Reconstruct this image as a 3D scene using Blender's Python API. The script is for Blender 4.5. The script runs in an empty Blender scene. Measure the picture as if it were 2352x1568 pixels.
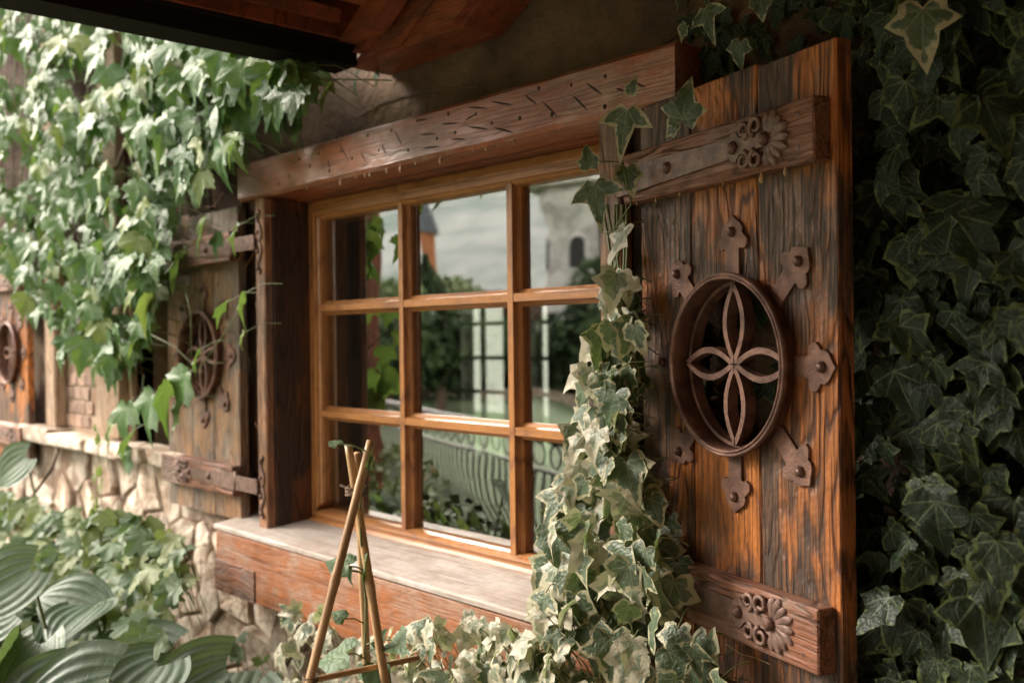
import bpy, bmesh, math, random
from mathutils import Vector, Matrix, noise
random.seed(7)
rad = math.radians
scn = bpy.context.scene
C = scn.collection

# ------------------------------------------------------------ camera
YAW, ROLL, PIT = rad(42.3), .012, -.0052
F0 = Vector((-math.cos(YAW), math.sin(YAW), 0)); R0 = Vector((math.sin(YAW), math.cos(YAW), 0)); ZZ = Vector((0, 0, 1))
FW = F0*math.cos(PIT)+ZZ*math.sin(PIT); U1 = ZZ*math.cos(PIT)-F0*math.sin(PIT)
RT = R0*math.cos(ROLL)-U1*math.sin(ROLL); UP = U1*math.cos(ROLL)+R0*math.sin(ROLL)
EYE = Vector((0, 0, 1.6))
cd = bpy.data.cameras.new('camera'); cam = bpy.data.objects.new('camera', cd); C.objects.link(cam)
cam.matrix_world = Matrix(((RT.x, UP.x, -FW.x, EYE.x), (RT.y, UP.y, -FW.y, EYE.y), (RT.z, UP.z, -FW.z, EYE.z), (0, 0, 0, 1)))
cd.sensor_width = 36; cd.lens = 35.0; cd.clip_end = 3000; cd.clip_start = .05
cd.dof.use_dof = True; cd.dof.focus_distance = 1.85; cd.dof.aperture_fstop = 3.2
scn.camera = cam
# ------------------------------------------------------------ light
SUN_DIR = Vector((-.86, -.52, .58)).normalized()      # towards the sun
w = bpy.data.worlds.new('World'); scn.world = w; w.use_nodes = True
nt = w.node_tree; bg = nt.nodes['Background']
sky = nt.nodes.new('ShaderNodeTexSky'); sky.sky_type = 'NISHITA'; sky.sun_disc = False
sky.sun_elevation = math.asin(SUN_DIR.z); sky.sun_rotation = math.atan2(SUN_DIR.x, SUN_DIR.y)
sky.dust_density = 1.2; sky.air_density = 1.0; sky.ozone_density = .6
hs = nt.nodes.new('ShaderNodeHueSaturation'); hs.inputs['Saturation'].default_value = .22
tint = nt.nodes.new('ShaderNodeMix'); tint.data_type = 'RGBA'; tint.blend_type = 'MULTIPLY'; tint.inputs[0].default_value = 1
tint.inputs[7].default_value = (1.09, .98, .86, 1)
nt.links.new(sky.outputs[0], hs.inputs['Color']); nt.links.new(hs.outputs[0], tint.inputs[6]); nt.links.new(tint.outputs[2], bg.inputs[0])
bg.inputs[1].default_value = .15
sd = bpy.data.lights.new('sun', 'SUN'); sd.energy = .8; sd.angle = rad(20); sd.color = (1, .93, .84)
so = bpy.data.objects.new('sun', sd); C.objects.link(so); so.rotation_euler = SUN_DIR.to_track_quat('Z', 'Y').to_euler()
scn.cycles.max_bounces = 6; scn.cycles.transparent_max_bounces = 6; scn.cycles.diffuse_bounces = 3; scn.cycles.glossy_bounces = 3; scn.cycles.caustics_reflective = False; scn.cycles.caustics_refractive = False
scn.view_settings.view_transform = 'Standard'; scn.view_settings.look = 'None'
scn.view_settings.exposure = 2.55; scn.view_settings.gamma = 1; scn.view_settings.use_curve_mapping = False

# measuring helpers: where a sight line meets a real plane of the building, or the garden behind (through the mirror of the glass)
GL = 1.826
def ray(u, v): return FW+(u-1176)/2287*RT-(v-784)/2287*UP
def P(u, v, y): d = ray(u, v); return EYE+d*((y-EYE.y)/d.y)
def PZ(u, v, z): d = ray(u, v); return EYE+d*((z-EYE.z)/d.z)
def PX(u, v, x): d = ray(u, v); return EYE+d*((x-EYE.x)/d.x)
def PD(u, v, dep): return EYE+ray(u, v)*dep
def RF(u, v, dep): p = PD(u, v, dep); return Vector((p.x, 2*GL-p.y, p.z))

# ------------------------------------------------------------ object helpers
def thing(name, label, cat, loc=(0, 0, 0), rz=0, group=None):
    o = bpy.data.objects.new(name, None); C.objects.link(o); o.location = loc; o.rotation_euler = (0, 0, rz)
    o.empty_display_size = .1
    return tag(o, label, cat, group)
def tag(o, label, cat, group=None):
    o['label'] = label; o['category'] = cat
    if group: o['group'] = group
    return o
def link(name, me, parent=None, mat=None):
    o = bpy.data.objects.new(name, me); C.objects.link(o)
    if mat is not None and not me.materials: me.materials.append(mat)
    if parent is not None: o.parent = parent
    return o
def obj(name, bm, mat, parent=None, smooth=False, loc=None):
    bmesh.ops.recalc_face_normals(bm, faces=bm.faces[:])
    me = bpy.data.meshes.new(name); bm.to_mesh(me); bm.free()
    if smooth:
        for p in me.polygons: p.use_smooth = True
    o = link(name, me, parent, mat)
    if loc is not None: o.location = loc
    return o
def struct(o): o['kind'] = 'structure'; return o
def stuff(o): o['kind'] = 'stuff'; return o

def box(bm, a, b, bev=0, seg=1, jit=0):
    x0, y0, z0 = [min(p, q) for p, q in zip(a, b)]; x1, y1, z1 = [max(p, q) for p, q in zip(a, b)]
    vs = [bm.verts.new((x+random.uniform(-jit, jit), y+random.uniform(-jit, jit), z+random.uniform(-jit, jit))) for x in (x0, x1) for y in (y0, y1) for z in (z0, z1)]
    fs = [bm.faces.new([vs[i] for i in f]) for f in ((0, 1, 3, 2), (4, 6, 7, 5), (0, 4, 5, 1), (2, 3, 7, 6), (0, 2, 6, 4), (1, 5, 7, 3))]
    if bev:
        es = list({e for f in fs for e in f.edges})
        bmesh.ops.bevel(bm, geom=es, offset=bev, segments=seg, affect='EDGES', profile=.6)
def prism(bm, pts, ax, lo, hi, m=1):
    """polygon pts (a,b) extruded along axis ax ('x','y','z')"""
    def mk(p, t):
        a, b = p
        return {'x': (t, a, b), 'y': (a*m, t, b), 'z': (a, b, t)}[ax]
    A = [bm.verts.new(mk(p, lo)) for p in pts]; B = [bm.verts.new(mk(p, hi)) for p in pts]
    n = len(pts)
    f1 = bm.faces.new(A); f2 = bm.faces.new(B[::-1])
    for i in range(n): bm.faces.new((A[i], B[i], B[(i+1) % n], A[(i+1) % n]))
    return f1, f2
def tube(bm, pts, r, seg=8, cap=True, r2=None):
    pts = [Vector(p) for p in pts]; n = len(pts); rings = []
    ref = Vector((0, 0, 1))
    for i, p in enumerate(pts):
        t = (pts[min(i+1, n-1)]-pts[max(i-1, 0)])
        if t.length < 1e-9: t = Vector((0, 0, 1))
        t.normalize()
        a = t.cross(ref)
        if a.length < .1: a = t.cross(Vector((1, 0, 0)))
        a.normalize(); b = t.cross(a)
        if i: # keep frames aligned
            a = (pa - t*pa.dot(t)).normalized(); b = t.cross(a)
        pa = a
        rr = r if r2 is None else r+(r2-r)*i/max(1, n-1)
        if callable(r): rr = r(i/max(1, n-1))
        rings.append([bm.verts.new(p+a*math.cos(2*math.pi*k/seg)*rr+b*math.sin(2*math.pi*k/seg)*rr) for k in range(seg)])
    for i in range(n-1):
        for k in range(seg): bm.faces.new((rings[i][k], rings[i][(k+1) % seg], rings[i+1][(k+1) % seg], rings[i+1][k]))
    if cap:
        bm.faces.new(rings[0][::-1]); bm.faces.new(rings[-1])
def lathe(bm, prof, c, seg=32, axis='y', a0=0, a1=2*math.pi, closed=True):
    """prof: (radius, along) closed profile turned round an axis through c"""
    full = abs(a1-a0-2*math.pi) < 1e-6; n = seg if full else seg+1; rings = []
    for k in range(n):
        a = a0+(a1-a0)*k/seg; ring = []
        for r, t in prof:
            p = (r*math.cos(a), t, r*math.sin(a)) if axis == 'y' else (r*math.cos(a), r*math.sin(a), t)
            ring.append(bm.verts.new(Vector(c)+Vector(p)))
        rings.append(ring)
    m = len(prof)
    for k in range(seg):
        A = rings[k]; B = rings[(k+1) % n]
        for i in range(m if closed else m-1): bm.faces.new((A[i], A[(i+1) % m], B[(i+1) % m], B[i]))
def dome(bm, c, r, h, seg=10, d=(0, -1, 0), rings=3):
    d = Vector(d).normalized(); a = d.orthogonal().normalized(); b = d.cross(a); c = Vector(c); prev = None
    for i in range(rings+1):
        t = i/rings*math.pi/2
        if i == rings:
            v = bm.verts.new(c+d*h)
            for k in range(seg): bm.faces.new((prev[k], prev[(k+1) % seg], v))
        else:
            rr = r*math.cos(t)*(1 if i else 1); ring = [bm.verts.new(c+d*h*math.sin(t)+(a*math.cos(2*math.pi*k/seg+.2)+b*math.sin(2*math.pi*k/seg+.2))*rr) for k in range(seg)]
            if prev:
                for k in range(seg): bm.faces.new((prev[k], prev[(k+1) % seg], ring[(k+1) % seg], ring[k]))
            prev = ring

# ------------------------------------------------------------ materials
class N:
    def __init__(s, name):
        s.m = bpy.data.materials.new(name); s.m.use_nodes = True; s.t = s.m.node_tree; s.t.nodes.clear()
        s.out = s.t.nodes.new('ShaderNodeOutputMaterial')
    def n(s, typ, ins=None, **kw):
        x = s.t.nodes.new('ShaderNode'+typ)
        for k, v in kw.items(): setattr(x, k, v)
        for k, v in (ins or {}).items():
            if isinstance(v, bpy.types.NodeSocket): s.t.links.new(v, x.inputs[k])
            else: x.inputs[k].default_value = v
        return x
    def math(s, op, a, b=0.0, c=None, clamp=False):
        x = s.n('Math', {0: a, 1: b}, operation=op); x.use_clamp = clamp
        if c is not None:
            if isinstance(c, bpy.types.NodeSocket): s.t.links.new(c, x.inputs[2])
            else: x.inputs[2].default_value = c
        return x.outputs[0]
    def mix(s, f, a, b, mode='MIX'):
        c = lambda q: q if isinstance(q, bpy.types.NodeSocket) else (*q, 1)
        return s.n('Mix', {0: f, 6: c(a), 7: c(b)}, data_type='RGBA', blend_type=mode).outputs[2]
    def ramp(s, f, lo, hi):   # smoothstep-like 0..1
        return s.n('MapRange', {0: f, 1: lo, 2: hi, 3: 0.0, 4: 1.0}, interpolation_type='SMOOTHSTEP').outputs[0]
    def noise(s, co, scale, detail=3, rough=.5, w=None, dist=0):
        ins = {'Vector': co, 'Scale': scale, 'Detail': detail, 'Roughness': rough, 'Distortion': dist}
        if w is not None: ins['W'] = w
        return s.n('TexNoise', ins, noise_dimensions='4D' if w is not None else '3D').outputs[0]
    def co(s, kind='Object', scale=(1, 1, 1), rot=(0, 0, 0)):
        c = s.n('TexCoord').outputs[kind]
        return s.n('Mapping', {'Vector': c, 'Scale': scale, 'Rotation': rot}).outputs[0]
    def rnd(s): return s.n('ObjectInfo').outputs['Random']
    def bsdf(s, **ins):
        x = s.n('BsdfPrincipled', {k.replace('_', ' '): ((*v, 1) if isinstance(v, tuple) and len(v) == 3 else v) for k, v in ins.items()})
        return x
    def done(s, sh, col=None):
        s.t.links.new(sh, s.out.inputs[0])
        return s.m

def wood(name, light, dark, axis='z', bands=11, char=.5, charcol=(.03, .022, .018), grey=0., greycol=(.30, .25, .22), rough=.5, bump=1., sawn=.3, sc=1., spec=.4, fleck=0., redpatch=None, bandw=.95):
    s = N(name)
    A = 1.9*sc; X = 9.5*sc
    scl = {'z': (X, X, A), 'x': (A, X, X), 'y': (X, A, X)}[axis]
    fl = {'z': (170, 170, 6), 'x': (6, 170, 170), 'y': (170, 6, 170)}[axis]
    W = s.math('MULTIPLY', s.rnd(), 37.0)
    co = s.co(scale=scl); n1 = s.noise(co, 1.0, 3.2, .40, W, .25)
    f = s.math('MULTIPLY', n1, 6.2832*bands*1.6)
    b = s.math('ADD', s.math('MULTIPLY', s.math('SINE', f), .5), .5)
    b = s.math('POWER', b, 3.6)
    fib = s.noise(s.co(scale=fl), 1.0, 3, .6, W)
    brk = s.noise(s.co(scale=tuple(q*.9 for q in scl)), 1.0, 5, .65, s.math('ADD', W, 5.0))
    bb = s.math('MULTIPLY', b, s.ramp(brk, .36, .60))
    grain = s.math('ADD', s.math('MULTIPLY', bb, bandw), s.math('MULTIPLY', s.ramp(fib, .47, .62), .42), clamp=True)
    chk = s.ramp(s.noise(s.co(scale=tuple(q*.33 for q in fl)), 1.0, 2, .5, s.math('ADD', W, 4.0)), .67, .72)
    grain = s.math('MAXIMUM', grain, s.math('MULTIPLY', chk, .95))
    col = s.mix(grain, light, dark)
    if redpatch:
        rp = s.ramp(s.noise(s.co(scale=tuple(3 if q > 5 else .8 for q in scl)), 1.6, 3, .5, W), .42, .62)
        col = s.mix(s.math('MULTIPLY', rp, .8), col, s.mix(grain, redpatch, dark))
    cs = {'z': (5, 5, 2.2), 'x': (2.2, 5, 5), 'y': (5, 2.2, 5)}[axis]
    cn = s.noise(s.co(scale=cs), 1.25, 6, .62, s.math('ADD', W, 9.0), .4)
    lo = .585-.26*char
    cf = s.math('MULTIPLY', s.ramp(cn, lo, lo+.10), min(1, char*1.8))
    cf = s.math('MULTIPLY', cf, s.math('ADD', s.math('MULTIPLY', s.ramp(fib, .35, .6), .35), .68), clamp=True)
    col = s.mix(cf, col, s.mix(s.math('MULTIPLY', grain, .7), tuple(c*1.7 for c in charcol), charcol))
    if grey > 0:
        gn = s.noise(s.co(scale=cs), 2.1, 6, .66, s.math('ADD', W, 21.0), .3)
        gf = s.math('MULTIPLY', s.ramp(gn, .62-.3*grey, .84-.3*grey), min(1, grey*1.6))
        gf = s.math('MULTIPLY', gf, s.ramp(fib, .7, .42))
        col = s.mix(gf, col, greycol)
    if fleck > 0:
        fk = s.ramp(s.noise(s.co(scale=tuple(q*5 for q in cs)), 6, 3, .7, W), .66, .70)
        col = s.mix(s.math('MULTIPLY', fk, fleck), col, (.42, .24, .12))
    sn = s.n('TexWave', {'Vector': s.co(rot=(.4, .45, .4)), 'Scale': 22.0, 'Distortion': 3.5, 'Detail': 2.0, 'Detail Scale': 1.5}, wave_type='BANDS', bands_direction='Z').outputs[1]
    h = s.math('ADD', s.math('MULTIPLY', grain, -1.0), s.math('MULTIPLY', sn, sawn*.22))
    h = s.math('ADD', h, s.math('MULTIPLY', s.noise(s.co(), 150, 3, .6), .22))
    bp = s.n('Bump', {'Height': h, 'Strength': min(1, .75*bump), 'Distance': .0035*bump})
    rf = s.math('ADD', s.math('MULTIPLY', grain, .18), rough, clamp=True)
    p = s.bsdf(Base_Color=s.n('HueSaturation', {'Color': col, 'Value': s.math('ADD', s.math('MULTIPLY', s.noise(s.co(), 38.0, 5, .7, W), .9), .58)}).outputs[0], Roughness=rf, Specular_IOR_Level=spec)
    s.t.links.new(bp.outputs[0], p.inputs['Normal'])
    return s.done(p.outputs[0])

def simple(name, col, rough=.6, var=.3, scale=8, bump=.3, bscale=40, metal=0., dist=.002, col2=None, detail=4, spec=.5, lo=.35, hi=.65, perobj=0.):
    s = N(name)
    W = s.math('MULTIPLY', s.rnd(), 40.0)
    n1 = s.ramp(s.noise(s.co(), scale, detail, .6, W), lo, hi)
    c2 = col2 or tuple(c*(1-var) for c in col)
    c = s.mix(n1, col, c2)
    if perobj:
        c = s.n('HueSaturation', {'Color': c, 'Value': s.math('ADD', s.math('MULTIPLY', s.rnd(), perobj), 1-perobj/2)}).outputs[0]
    p = s.bsdf(Base_Color=c, Roughness=rough, Metallic=metal, Specular_IOR_Level=spec)
    bp = s.n('Bump', {'Height': s.noise(s.co(), bscale, 6, .65, W), 'Strength': bump, 'Distance': dist})
    s.t.links.new(bp.outputs[0], p.inputs['Normal'])
    return s.done(p.outputs[0])

def leafmat(name, green, green2, margin=None, mth=.62, vein=(.2, .26, .14), veinw=.02, rough=.38, angs=(0, 38, -38, 80, -80), trans=.25, spec=.5, marble=0., marblecol=None, yellow=0., bump=.6, pinnate=0, veinf=.5, coat=0., parallel=0):
    s = N(name)
    W = s.math('MULTIPLY', s.rnd(), 55.0)
    uv = s.n('Attribute', attribute_name='leafco').outputs['Vector']; sep = s.n('SeparateXYZ', {0: uv})
    x, y, e = sep.outputs; r = s.rnd()
    flat = s.n('CombineXYZ', {0: x, 1: y, 2: 0.0}).outputs[0]
    col = s.mix(r, green, green2)
    nz = s.noise(flat, 3.2, 3, .6, W)
    col = s.mix(s.math('MULTIPLY', s.ramp(nz, .35, .65), .35), col, tuple(c*.6 for c in green))
    if marble:
        mz = s.noise(flat, 4.0, 2, .5, s.math('ADD', W, 3.0), .6)
        col = s.mix(s.math('MULTIPLY', s.ramp(mz, .47, .56), marble), col, marblecol)
    vs = None
    for a in angs:
        a = rad(a); cx, sx = math.cos(a), math.sin(a)
        # direction (sin a, cos a): along = x sin + y cos ; perp = |x cos - y sin|
        al = s.math('ADD', s.math('MULTIPLY', x, sx), s.math('MULTIPLY', y, cx))
        pe = s.math('ABSOLUTE', s.math('SUBTRACT', s.math('MULTIPLY', x, cx), s.math('MULTIPLY', y, sx)))
        wd = s.math('MULTIPLY', s.math('SUBTRACT', 1.15, al), veinw)
        v = s.math('MULTIPLY', s.math('LESS_THAN', pe, wd), s.math('GREATER_THAN', al, 0.0))
        vs = v if vs is None else s.math('MAXIMUM', vs, v)
    if pinnate:
        q = s.math('SUBTRACT', y, s.math('MULTIPLY', s.math('ABSOLUTE', x), pinnate))
        sv = s.ramp(s.math('SINE', s.math('MULTIPLY', q, 46.0)), .86, .98)
        vs = s.math('MAXIMUM', vs, s.math('MULTIPLY', sv, .5))
    else:
        vo = s.n('TexVoronoi', {'Vector': flat, 'Scale': 8.0}, feature='DISTANCE_TO_EDGE', voronoi_dimensions='3D').outputs[0]
        vs = s.math('MAXIMUM', vs, s.math('MULTIPLY', s.ramp(vo, .045, .0), .35))
    col = s.mix(s.math('MULTIPLY', vs, veinf), col, vein)
    if parallel:
        pl_ = s.ramp(s.math('SINE', s.math('MULTIPLY', e, 3.1416*parallel)), .2, .95)
        col = s.mix(s.math('MULTIPLY', pl_, .55), col, tuple(c*.45 for c in green))
    if margin:
        mf = s.math('ADD', e, s.math('MULTIPLY', s.math('SUBTRACT', s.noise(flat, 5.0, 2, .5, W), .5), .9))
        mf = s.math('ADD', mf, s.math('MULTIPLY', s.math('SUBTRACT', r, .5), .25))
        col = s.mix(s.ramp(mf, mth, mth+.07), col, margin)
    if yellow:
        col = s.mix(s.math('MULTIPLY', s.ramp(r, .78, .95), yellow), col, (.30, .30, .08))
    p = s.bsdf(Base_Color=col, Roughness=rough, Specular_IOR_Level=spec, Coat_Weight=coat, Coat_Roughness=.2)
    h = s.math('ADD', s.math('MULTIPLY', vs, -.6), s.noise(flat, 9.0, 3, .5, W))
    bp = s.n('Bump', {'Height': h, 'Strength': bump, 'Distance': .004})
    s.t.links.new(bp.outputs[0], p.inputs['Normal'])
    tr = s.n('BsdfTranslucent', {'Color': s.mix(.5, col, (.25, .38, .05))})
    mx = s.n('MixShader', {0: trans, 1: p.outputs[0], 2: tr.outputs[0]})
    return s.done(mx.outputs[0])

M = {}
M['shutter'] = wood('shutter_wood', (.44, .155, .046), (.085, .028, .012), 'z', bands=10, char=.6, charcol=(.050, .034, .026), grey=.12, greycol=(.26, .21, .17), rough=.42, bump=1.3, sawn=.35, fleck=.3, redpatch=(.54, .185, .04))
M['batten'] = wood('batten_wood', (.25, .10, .052), (.09, .038, .022), 'x', bands=7, char=.3, charcol=(.085, .062, .050), grey=.45, greycol=(.24, .19, .155), rough=.5, bump=1.1, sc=1.7)
M['lintel'] = wood('lintel_wood', (.34, .10, .042), (.14, .038, .017), 'x', bands=7, char=.35, charcol=(.10, .045, .028), grey=.5, greycol=(.50, .34, .26), rough=.30, bump=.7, sawn=.1, spec=.9, bandw=.45)  # pale greying: weathering, plus sky sheen put into the colour
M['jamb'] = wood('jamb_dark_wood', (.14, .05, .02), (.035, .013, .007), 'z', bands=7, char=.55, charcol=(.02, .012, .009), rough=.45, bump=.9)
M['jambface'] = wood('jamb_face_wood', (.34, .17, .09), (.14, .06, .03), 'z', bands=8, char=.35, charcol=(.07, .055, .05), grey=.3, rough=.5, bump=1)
M['sash'] = wood('varnished_sash_wood', (.38, .165, .052), (.20, .075, .024), 'z', bands=6, char=.12, charcol=(.12, .05, .02), rough=.33, bump=.25, sawn=.05, spec=.5)
M['sashx'] = wood('varnished_rail_wood', (.38, .165, .052), (.20, .075, .024), 'x', bands=6, char=.12, charcol=(.12, .05, .02), rough=.33, bump=.25, sawn=.05, spec=.5)
M['sill'] = wood('sill_beam_wood', (.31, .105, .032), (.15, .048, .017), 'x', bands=7, char=.34, charcol=(.12, .05, .025), grey=.62, greycol=(.33, .22, .16), rough=.5, bump=.8, sc=1.6, bandw=.35, fleck=.2)
M['shutter_grey'] = wood('weathered_shutter_wood', (.33, .18, .09), (.12, .062, .035), 'z', bands=9, char=.5, charcol=(.075, .062, .052), grey=.5, greycol=(.27, .23, .195), rough=.55, bump=1.0)
M['silltop'] = wood('weathered_sill_board', (.38, .31, .26), (.28, .22, .18), 'x', bands=5, char=.12, charcol=(.26, .20, .16), grey=.9, greycol=(.46, .41, .37), rough=.5, bump=.3, sawn=.05)
M['rafter'] = wood('rafter_wood', (.25, .065, .023), (.11, .028, .011), 'x', bands=5, char=.4, charcol=(.06, .022, .012), rough=.45, bump=.9, bandw=.8, sc=.6)
M['soffit'] = wood('soffit_board', (.62, .25, .075), (.42, .15, .045), 'y', bands=5, char=.1, charcol=(.2, .08, .03), rough=.4, bump=.2)
M['oldpost'] = wood('old_timber', (.36, .24, .15), (.20, .12, .07), 'z', bands=9, char=.3, charcol=(.12, .07, .04), grey=.4, greycol=(.42, .34, .28), rough=.65, bump=1.2)
M['darkboard'] = wood('dark_wall_board', (.06, .028, .015), (.025, .012, .007), 'z', bands=6, char=.4, charcol=(.02, .013, .009), rough=.8, bump=1, bandw=.6, spec=.15)
M['gutter'] = simple('brown_painted_gutter', (.010, .006, .005), .7, .2, 12, .15, 60, spec=.1)
M['iron'] = simple('rusty_iron', (.26, .135, .092), .46, .4, 22, 1, 200, dist=.0025, col2=(.105, .050, .036), metal=.3, detail=8)
M['irondark'] = simple('dark_hinge_iron', (.25, .15, .115), .5, .4, 60, .8, 260, dist=.0012, col2=(.13, .075, .058), metal=.2)
M['bolt'] = simple('bolt_iron', (.16, .085, .062), .42, .3, 60, .4, 200, metal=.4, dist=.0006)
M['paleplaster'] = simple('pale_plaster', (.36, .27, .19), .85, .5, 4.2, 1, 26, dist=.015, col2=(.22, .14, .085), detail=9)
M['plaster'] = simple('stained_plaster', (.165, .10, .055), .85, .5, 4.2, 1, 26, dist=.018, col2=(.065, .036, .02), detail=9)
M['stone'] = simple('pale_field_stone', (.68, .57, .46), .85, .4, 9, 1, 16, dist=.03, col2=(.30, .20, .135), detail=10, perobj=.5, lo=.40, hi=.62)
M['mortar'] = simple('lime_mortar', (.27, .175, .115), .9, .5, 9, 1, 60, dist=.008, col2=(.14, .085, .05), detail=8)
M['brick'] = simple('old_brick', (.33, .21, .15), .85, .4, 12, .8, 60, dist=.004, perobj=.4)
M['bamboo'] = wood('bamboo_cane', (.52, .33, .17), (.30, .165, .07), 'z', bands=3, char=.15, charcol=(.2, .11, .05), rough=.35, bump=.2, sawn=0)
M['twine'] = simple('garden_twine', (.22, .15, .10), .9, .4, 200, .6, 300)
M['dark'] = simple('gouge_shadow_wood', (.035, .017, .01), .9, .3)
M['resin'] = simple('dried_resin', (.50, .33, .16), .35, .3, 100)
M['stem'] = simple('green_stem', (.16, .19, .07), .5, .3, 30)
M['bark'] = simple('woody_stem', (.17, .11, .07), .8, .4, 40, .8, 90)
M['red'] = simple('rusty_tendril', (.35, .15, .06), .6, .3, 30)
M['soil'] = simple('dark_soil', (.035, .026, .018), .95, .5, 9, 1, 30, dist=.03)
M['lawn'] = simple('lawn_grass', (.14, .20, .09), .8, .3, 2, .8, 60, dist=.03, col2=(.10, .16, .065))
M['bounce_paving'] = simple('pale_bounce_gravel', (.50, .45, .38), .9, .2, 6, .6, 50)
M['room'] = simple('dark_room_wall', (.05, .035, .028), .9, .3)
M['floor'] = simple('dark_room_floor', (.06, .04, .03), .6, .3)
M['cloth'] = simple('white_tablecloth', (.80, .80, .78), .8, .05)
M['towerstone'] = simple('tower_stone', (.74, .72, .68), .85, .4, 2.4, .6, 4, dist=.05, col2=(.42, .40, .37), detail=6)
M['hole'] = simple('deep_window_dark', (.012, .011, .012), .6, .2)
M['slate'] = simple('slate_roof', (.10, .115, .13), .6, .3, 2)
M['orange'] = simple('terracotta_render', (.46, .17, .07), .8, .25, 1)
M['hill'] = simple('haze_pale_mountainside', (.22, .29, .25), .95, .3, .035, .5, .06, dist=3, col2=(.52, .53, .50), detail=8)  # distance haze is put into these pale hillside colours
M['whitewall'] = simple('white_house_wall', (.75, .72, .70), .8, .1)
M['railing'] = simple('brown_railing_iron', (.075, .045, .035), .5, .3)
M['hedge'] = simple('hedge_leaves', (.085, .13, .05), .7, .5, 1.2, 1, 8, col2=(.035, .06, .025), perobj=.3)
M['redbush'] = simple('copper_leaves', (.17, .07, .045), .7, .4, 2, col2=(.09, .06, .03))
M['olive'] = simple('olive_leaves', (.30, .36, .18), .7, .5, 2, col2=(.17, .23, .10))

ivy_g, ivy_g2 = (.062, .115, .05), (.105, .155, .075)
M['ivy_var'] = leafmat('variegated_ivy_leaf', (.060, .105, .050), (.11, .155, .09), margin=(.46, .43, .27), mth=.78, vein=(.26, .31, .19), rough=.36, marble=.5, marblecol=(.16, .20, .14), trans=.22, bump=.8)
M['ivy_pale'] = leafmat('pale_ivy_leaf', (.17, .21, .13), (.32, .34, .24), margin=(.54, .50, .37), mth=.52, vein=(.45, .48, .33), rough=.4, marble=.5, marblecol=(.30, .33, .25), trans=.28)
M['ivy_shade'] = leafmat('shade_toned_ivy_leaf', (.012, .027, .011), (.034, .052, .026), margin=(.11, .14, .05), mth=.90, vein=(.13, .17, .09), rough=.42, marble=.5, marblecol=(.030, .040, .028), trans=.05, spec=.28, bump=.9, veinf=.6)  # shade on the right-hand wall is put into these low leaf colours
M['boston'] = leafmat('glossy_vine_leaf', (.046, .118, .032), (.11, .205, .055), vein=(.17, .26, .10), rough=.42, spec=.36, trans=.3, bump=.6, yellow=.45, angs=(0, 42, -42), coat=0.0)
M['hosta'] = leafmat('hosta_leaf', (.085, .135, .085), (.125, .185, .105), vein=(.2, .28, .17), rough=.5, trans=.2, bump=.5, angs=(0,), veinw=.02, parallel=15)
M['clump'] = leafmat('garden_clump_leaf', (.08, .14, .065), (.15, .22, .105), vein=(.25, .34, .2), rough=.5, trans=.35, bump=.5, yellow=.4)
M['bean'] = leafmat('morning_glory_leaf', (.085, .16, .06), (.10, .19, .07), vein=(.2, .3, .12), rough=.5, trans=.3, bump=1, angs=(0, 45, -45), pinnate=.5)

# glass: window pane of a double-glazed sash
def glassmat():
    s = N('window_glass')
    fr = s.n('Fresnel', {'IOR': 1.9})
    fac = s.math('MULTIPLY', s.math('ADD', fr.outputs[0], .26), s.math('SUBTRACT', 1.0, s.n('NewGeometry').outputs['Backfacing']), clamp=True)
    bp = s.n('Bump', {'Height': s.noise(s.co(), 3.0, 1, .4), 'Strength': .4, 'Distance': .004})
    g = s.n('BsdfGlossy', {'Color': (.97, .98, .97, 1), 'Roughness': .012}); s.t.links.new(bp.outputs[0], g.inputs['Normal'])
    t = s.n('BsdfTransparent', {'Color': (.90, .93, .91, 1)})
    return s.done(s.n('MixShader', {0: fac, 1: t.outputs[0], 2: g.outputs[0]}).outputs[0])
M['glass'] = glassmat()

# ------------------------------------------------------------ ground and building shell
bm = bmesh.new(); 
for a, b, c_, d in (((-900, -900), (900, -900), (900, 900), (-900, 900)),):
    bm.faces.new([bm.verts.new((*p, -.02)) for p in (a, b, c_, d)])
struct(obj('lawn', bm, M['lawn']))
bm = bmesh.new(); bmesh.ops.create_grid(bm, x_segments=60, y_segments=14, size=.5)
for v in bm.verts:
    v.co.x = v.co.x*9-4.5; v.co.y = v.co.y*1.8+.85; v.co.z = .03+.06*noise.noise(v.co*3)
struct(obj('soil_bed', bm, M['soil'], smooth=True))

bm = bmesh.new(); box(bm, (-3.3, -3.4, -.05), (.74, .25, .02)); struct(obj('bounce_paving', bm, M['bounce_paving']))  # unseen pale ground added to bounce light up to soffit and shutter
WY = 1.72
OX0, OX1, OZ0, OZ1 = -3.00, -1.48, .955, 2.10
wall = thing('plaster_wall', 'brown stained rough plaster wall of the house around the window', 'wall')
def wallpiece(x0, x1, z0, z1, y0=WY, y1=1.98, mat='plaster'):
    bm = bmesh.new(); box(bm, (x0, y0, z0), (x1, y1, z1)); return obj('wall_section', bm, M[mat], wall)
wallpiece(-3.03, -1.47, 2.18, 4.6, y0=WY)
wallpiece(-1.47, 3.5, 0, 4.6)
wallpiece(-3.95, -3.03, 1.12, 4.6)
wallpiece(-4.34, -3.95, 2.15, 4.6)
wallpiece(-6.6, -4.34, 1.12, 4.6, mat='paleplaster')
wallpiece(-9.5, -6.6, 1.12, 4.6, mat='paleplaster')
wallpiece(-9.5, -1.47, -.1, .938, y0=1.76); wallpiece(-9.5, -3.03, .94, 1.118, y0=1.76)
shade_walls = thing('unseen_shade_wall', 'added plastered walls outside the picture, keeping light off the right side', 'wall')
bm = bmesh.new(); box(bm, (.75, -2.6, 0), (1.0, 1.715, 4.6)); obj('wall_section', bm, M['paleplaster'], shade_walls)  # unseen walls added to cut the light on the right-hand ivy
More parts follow.
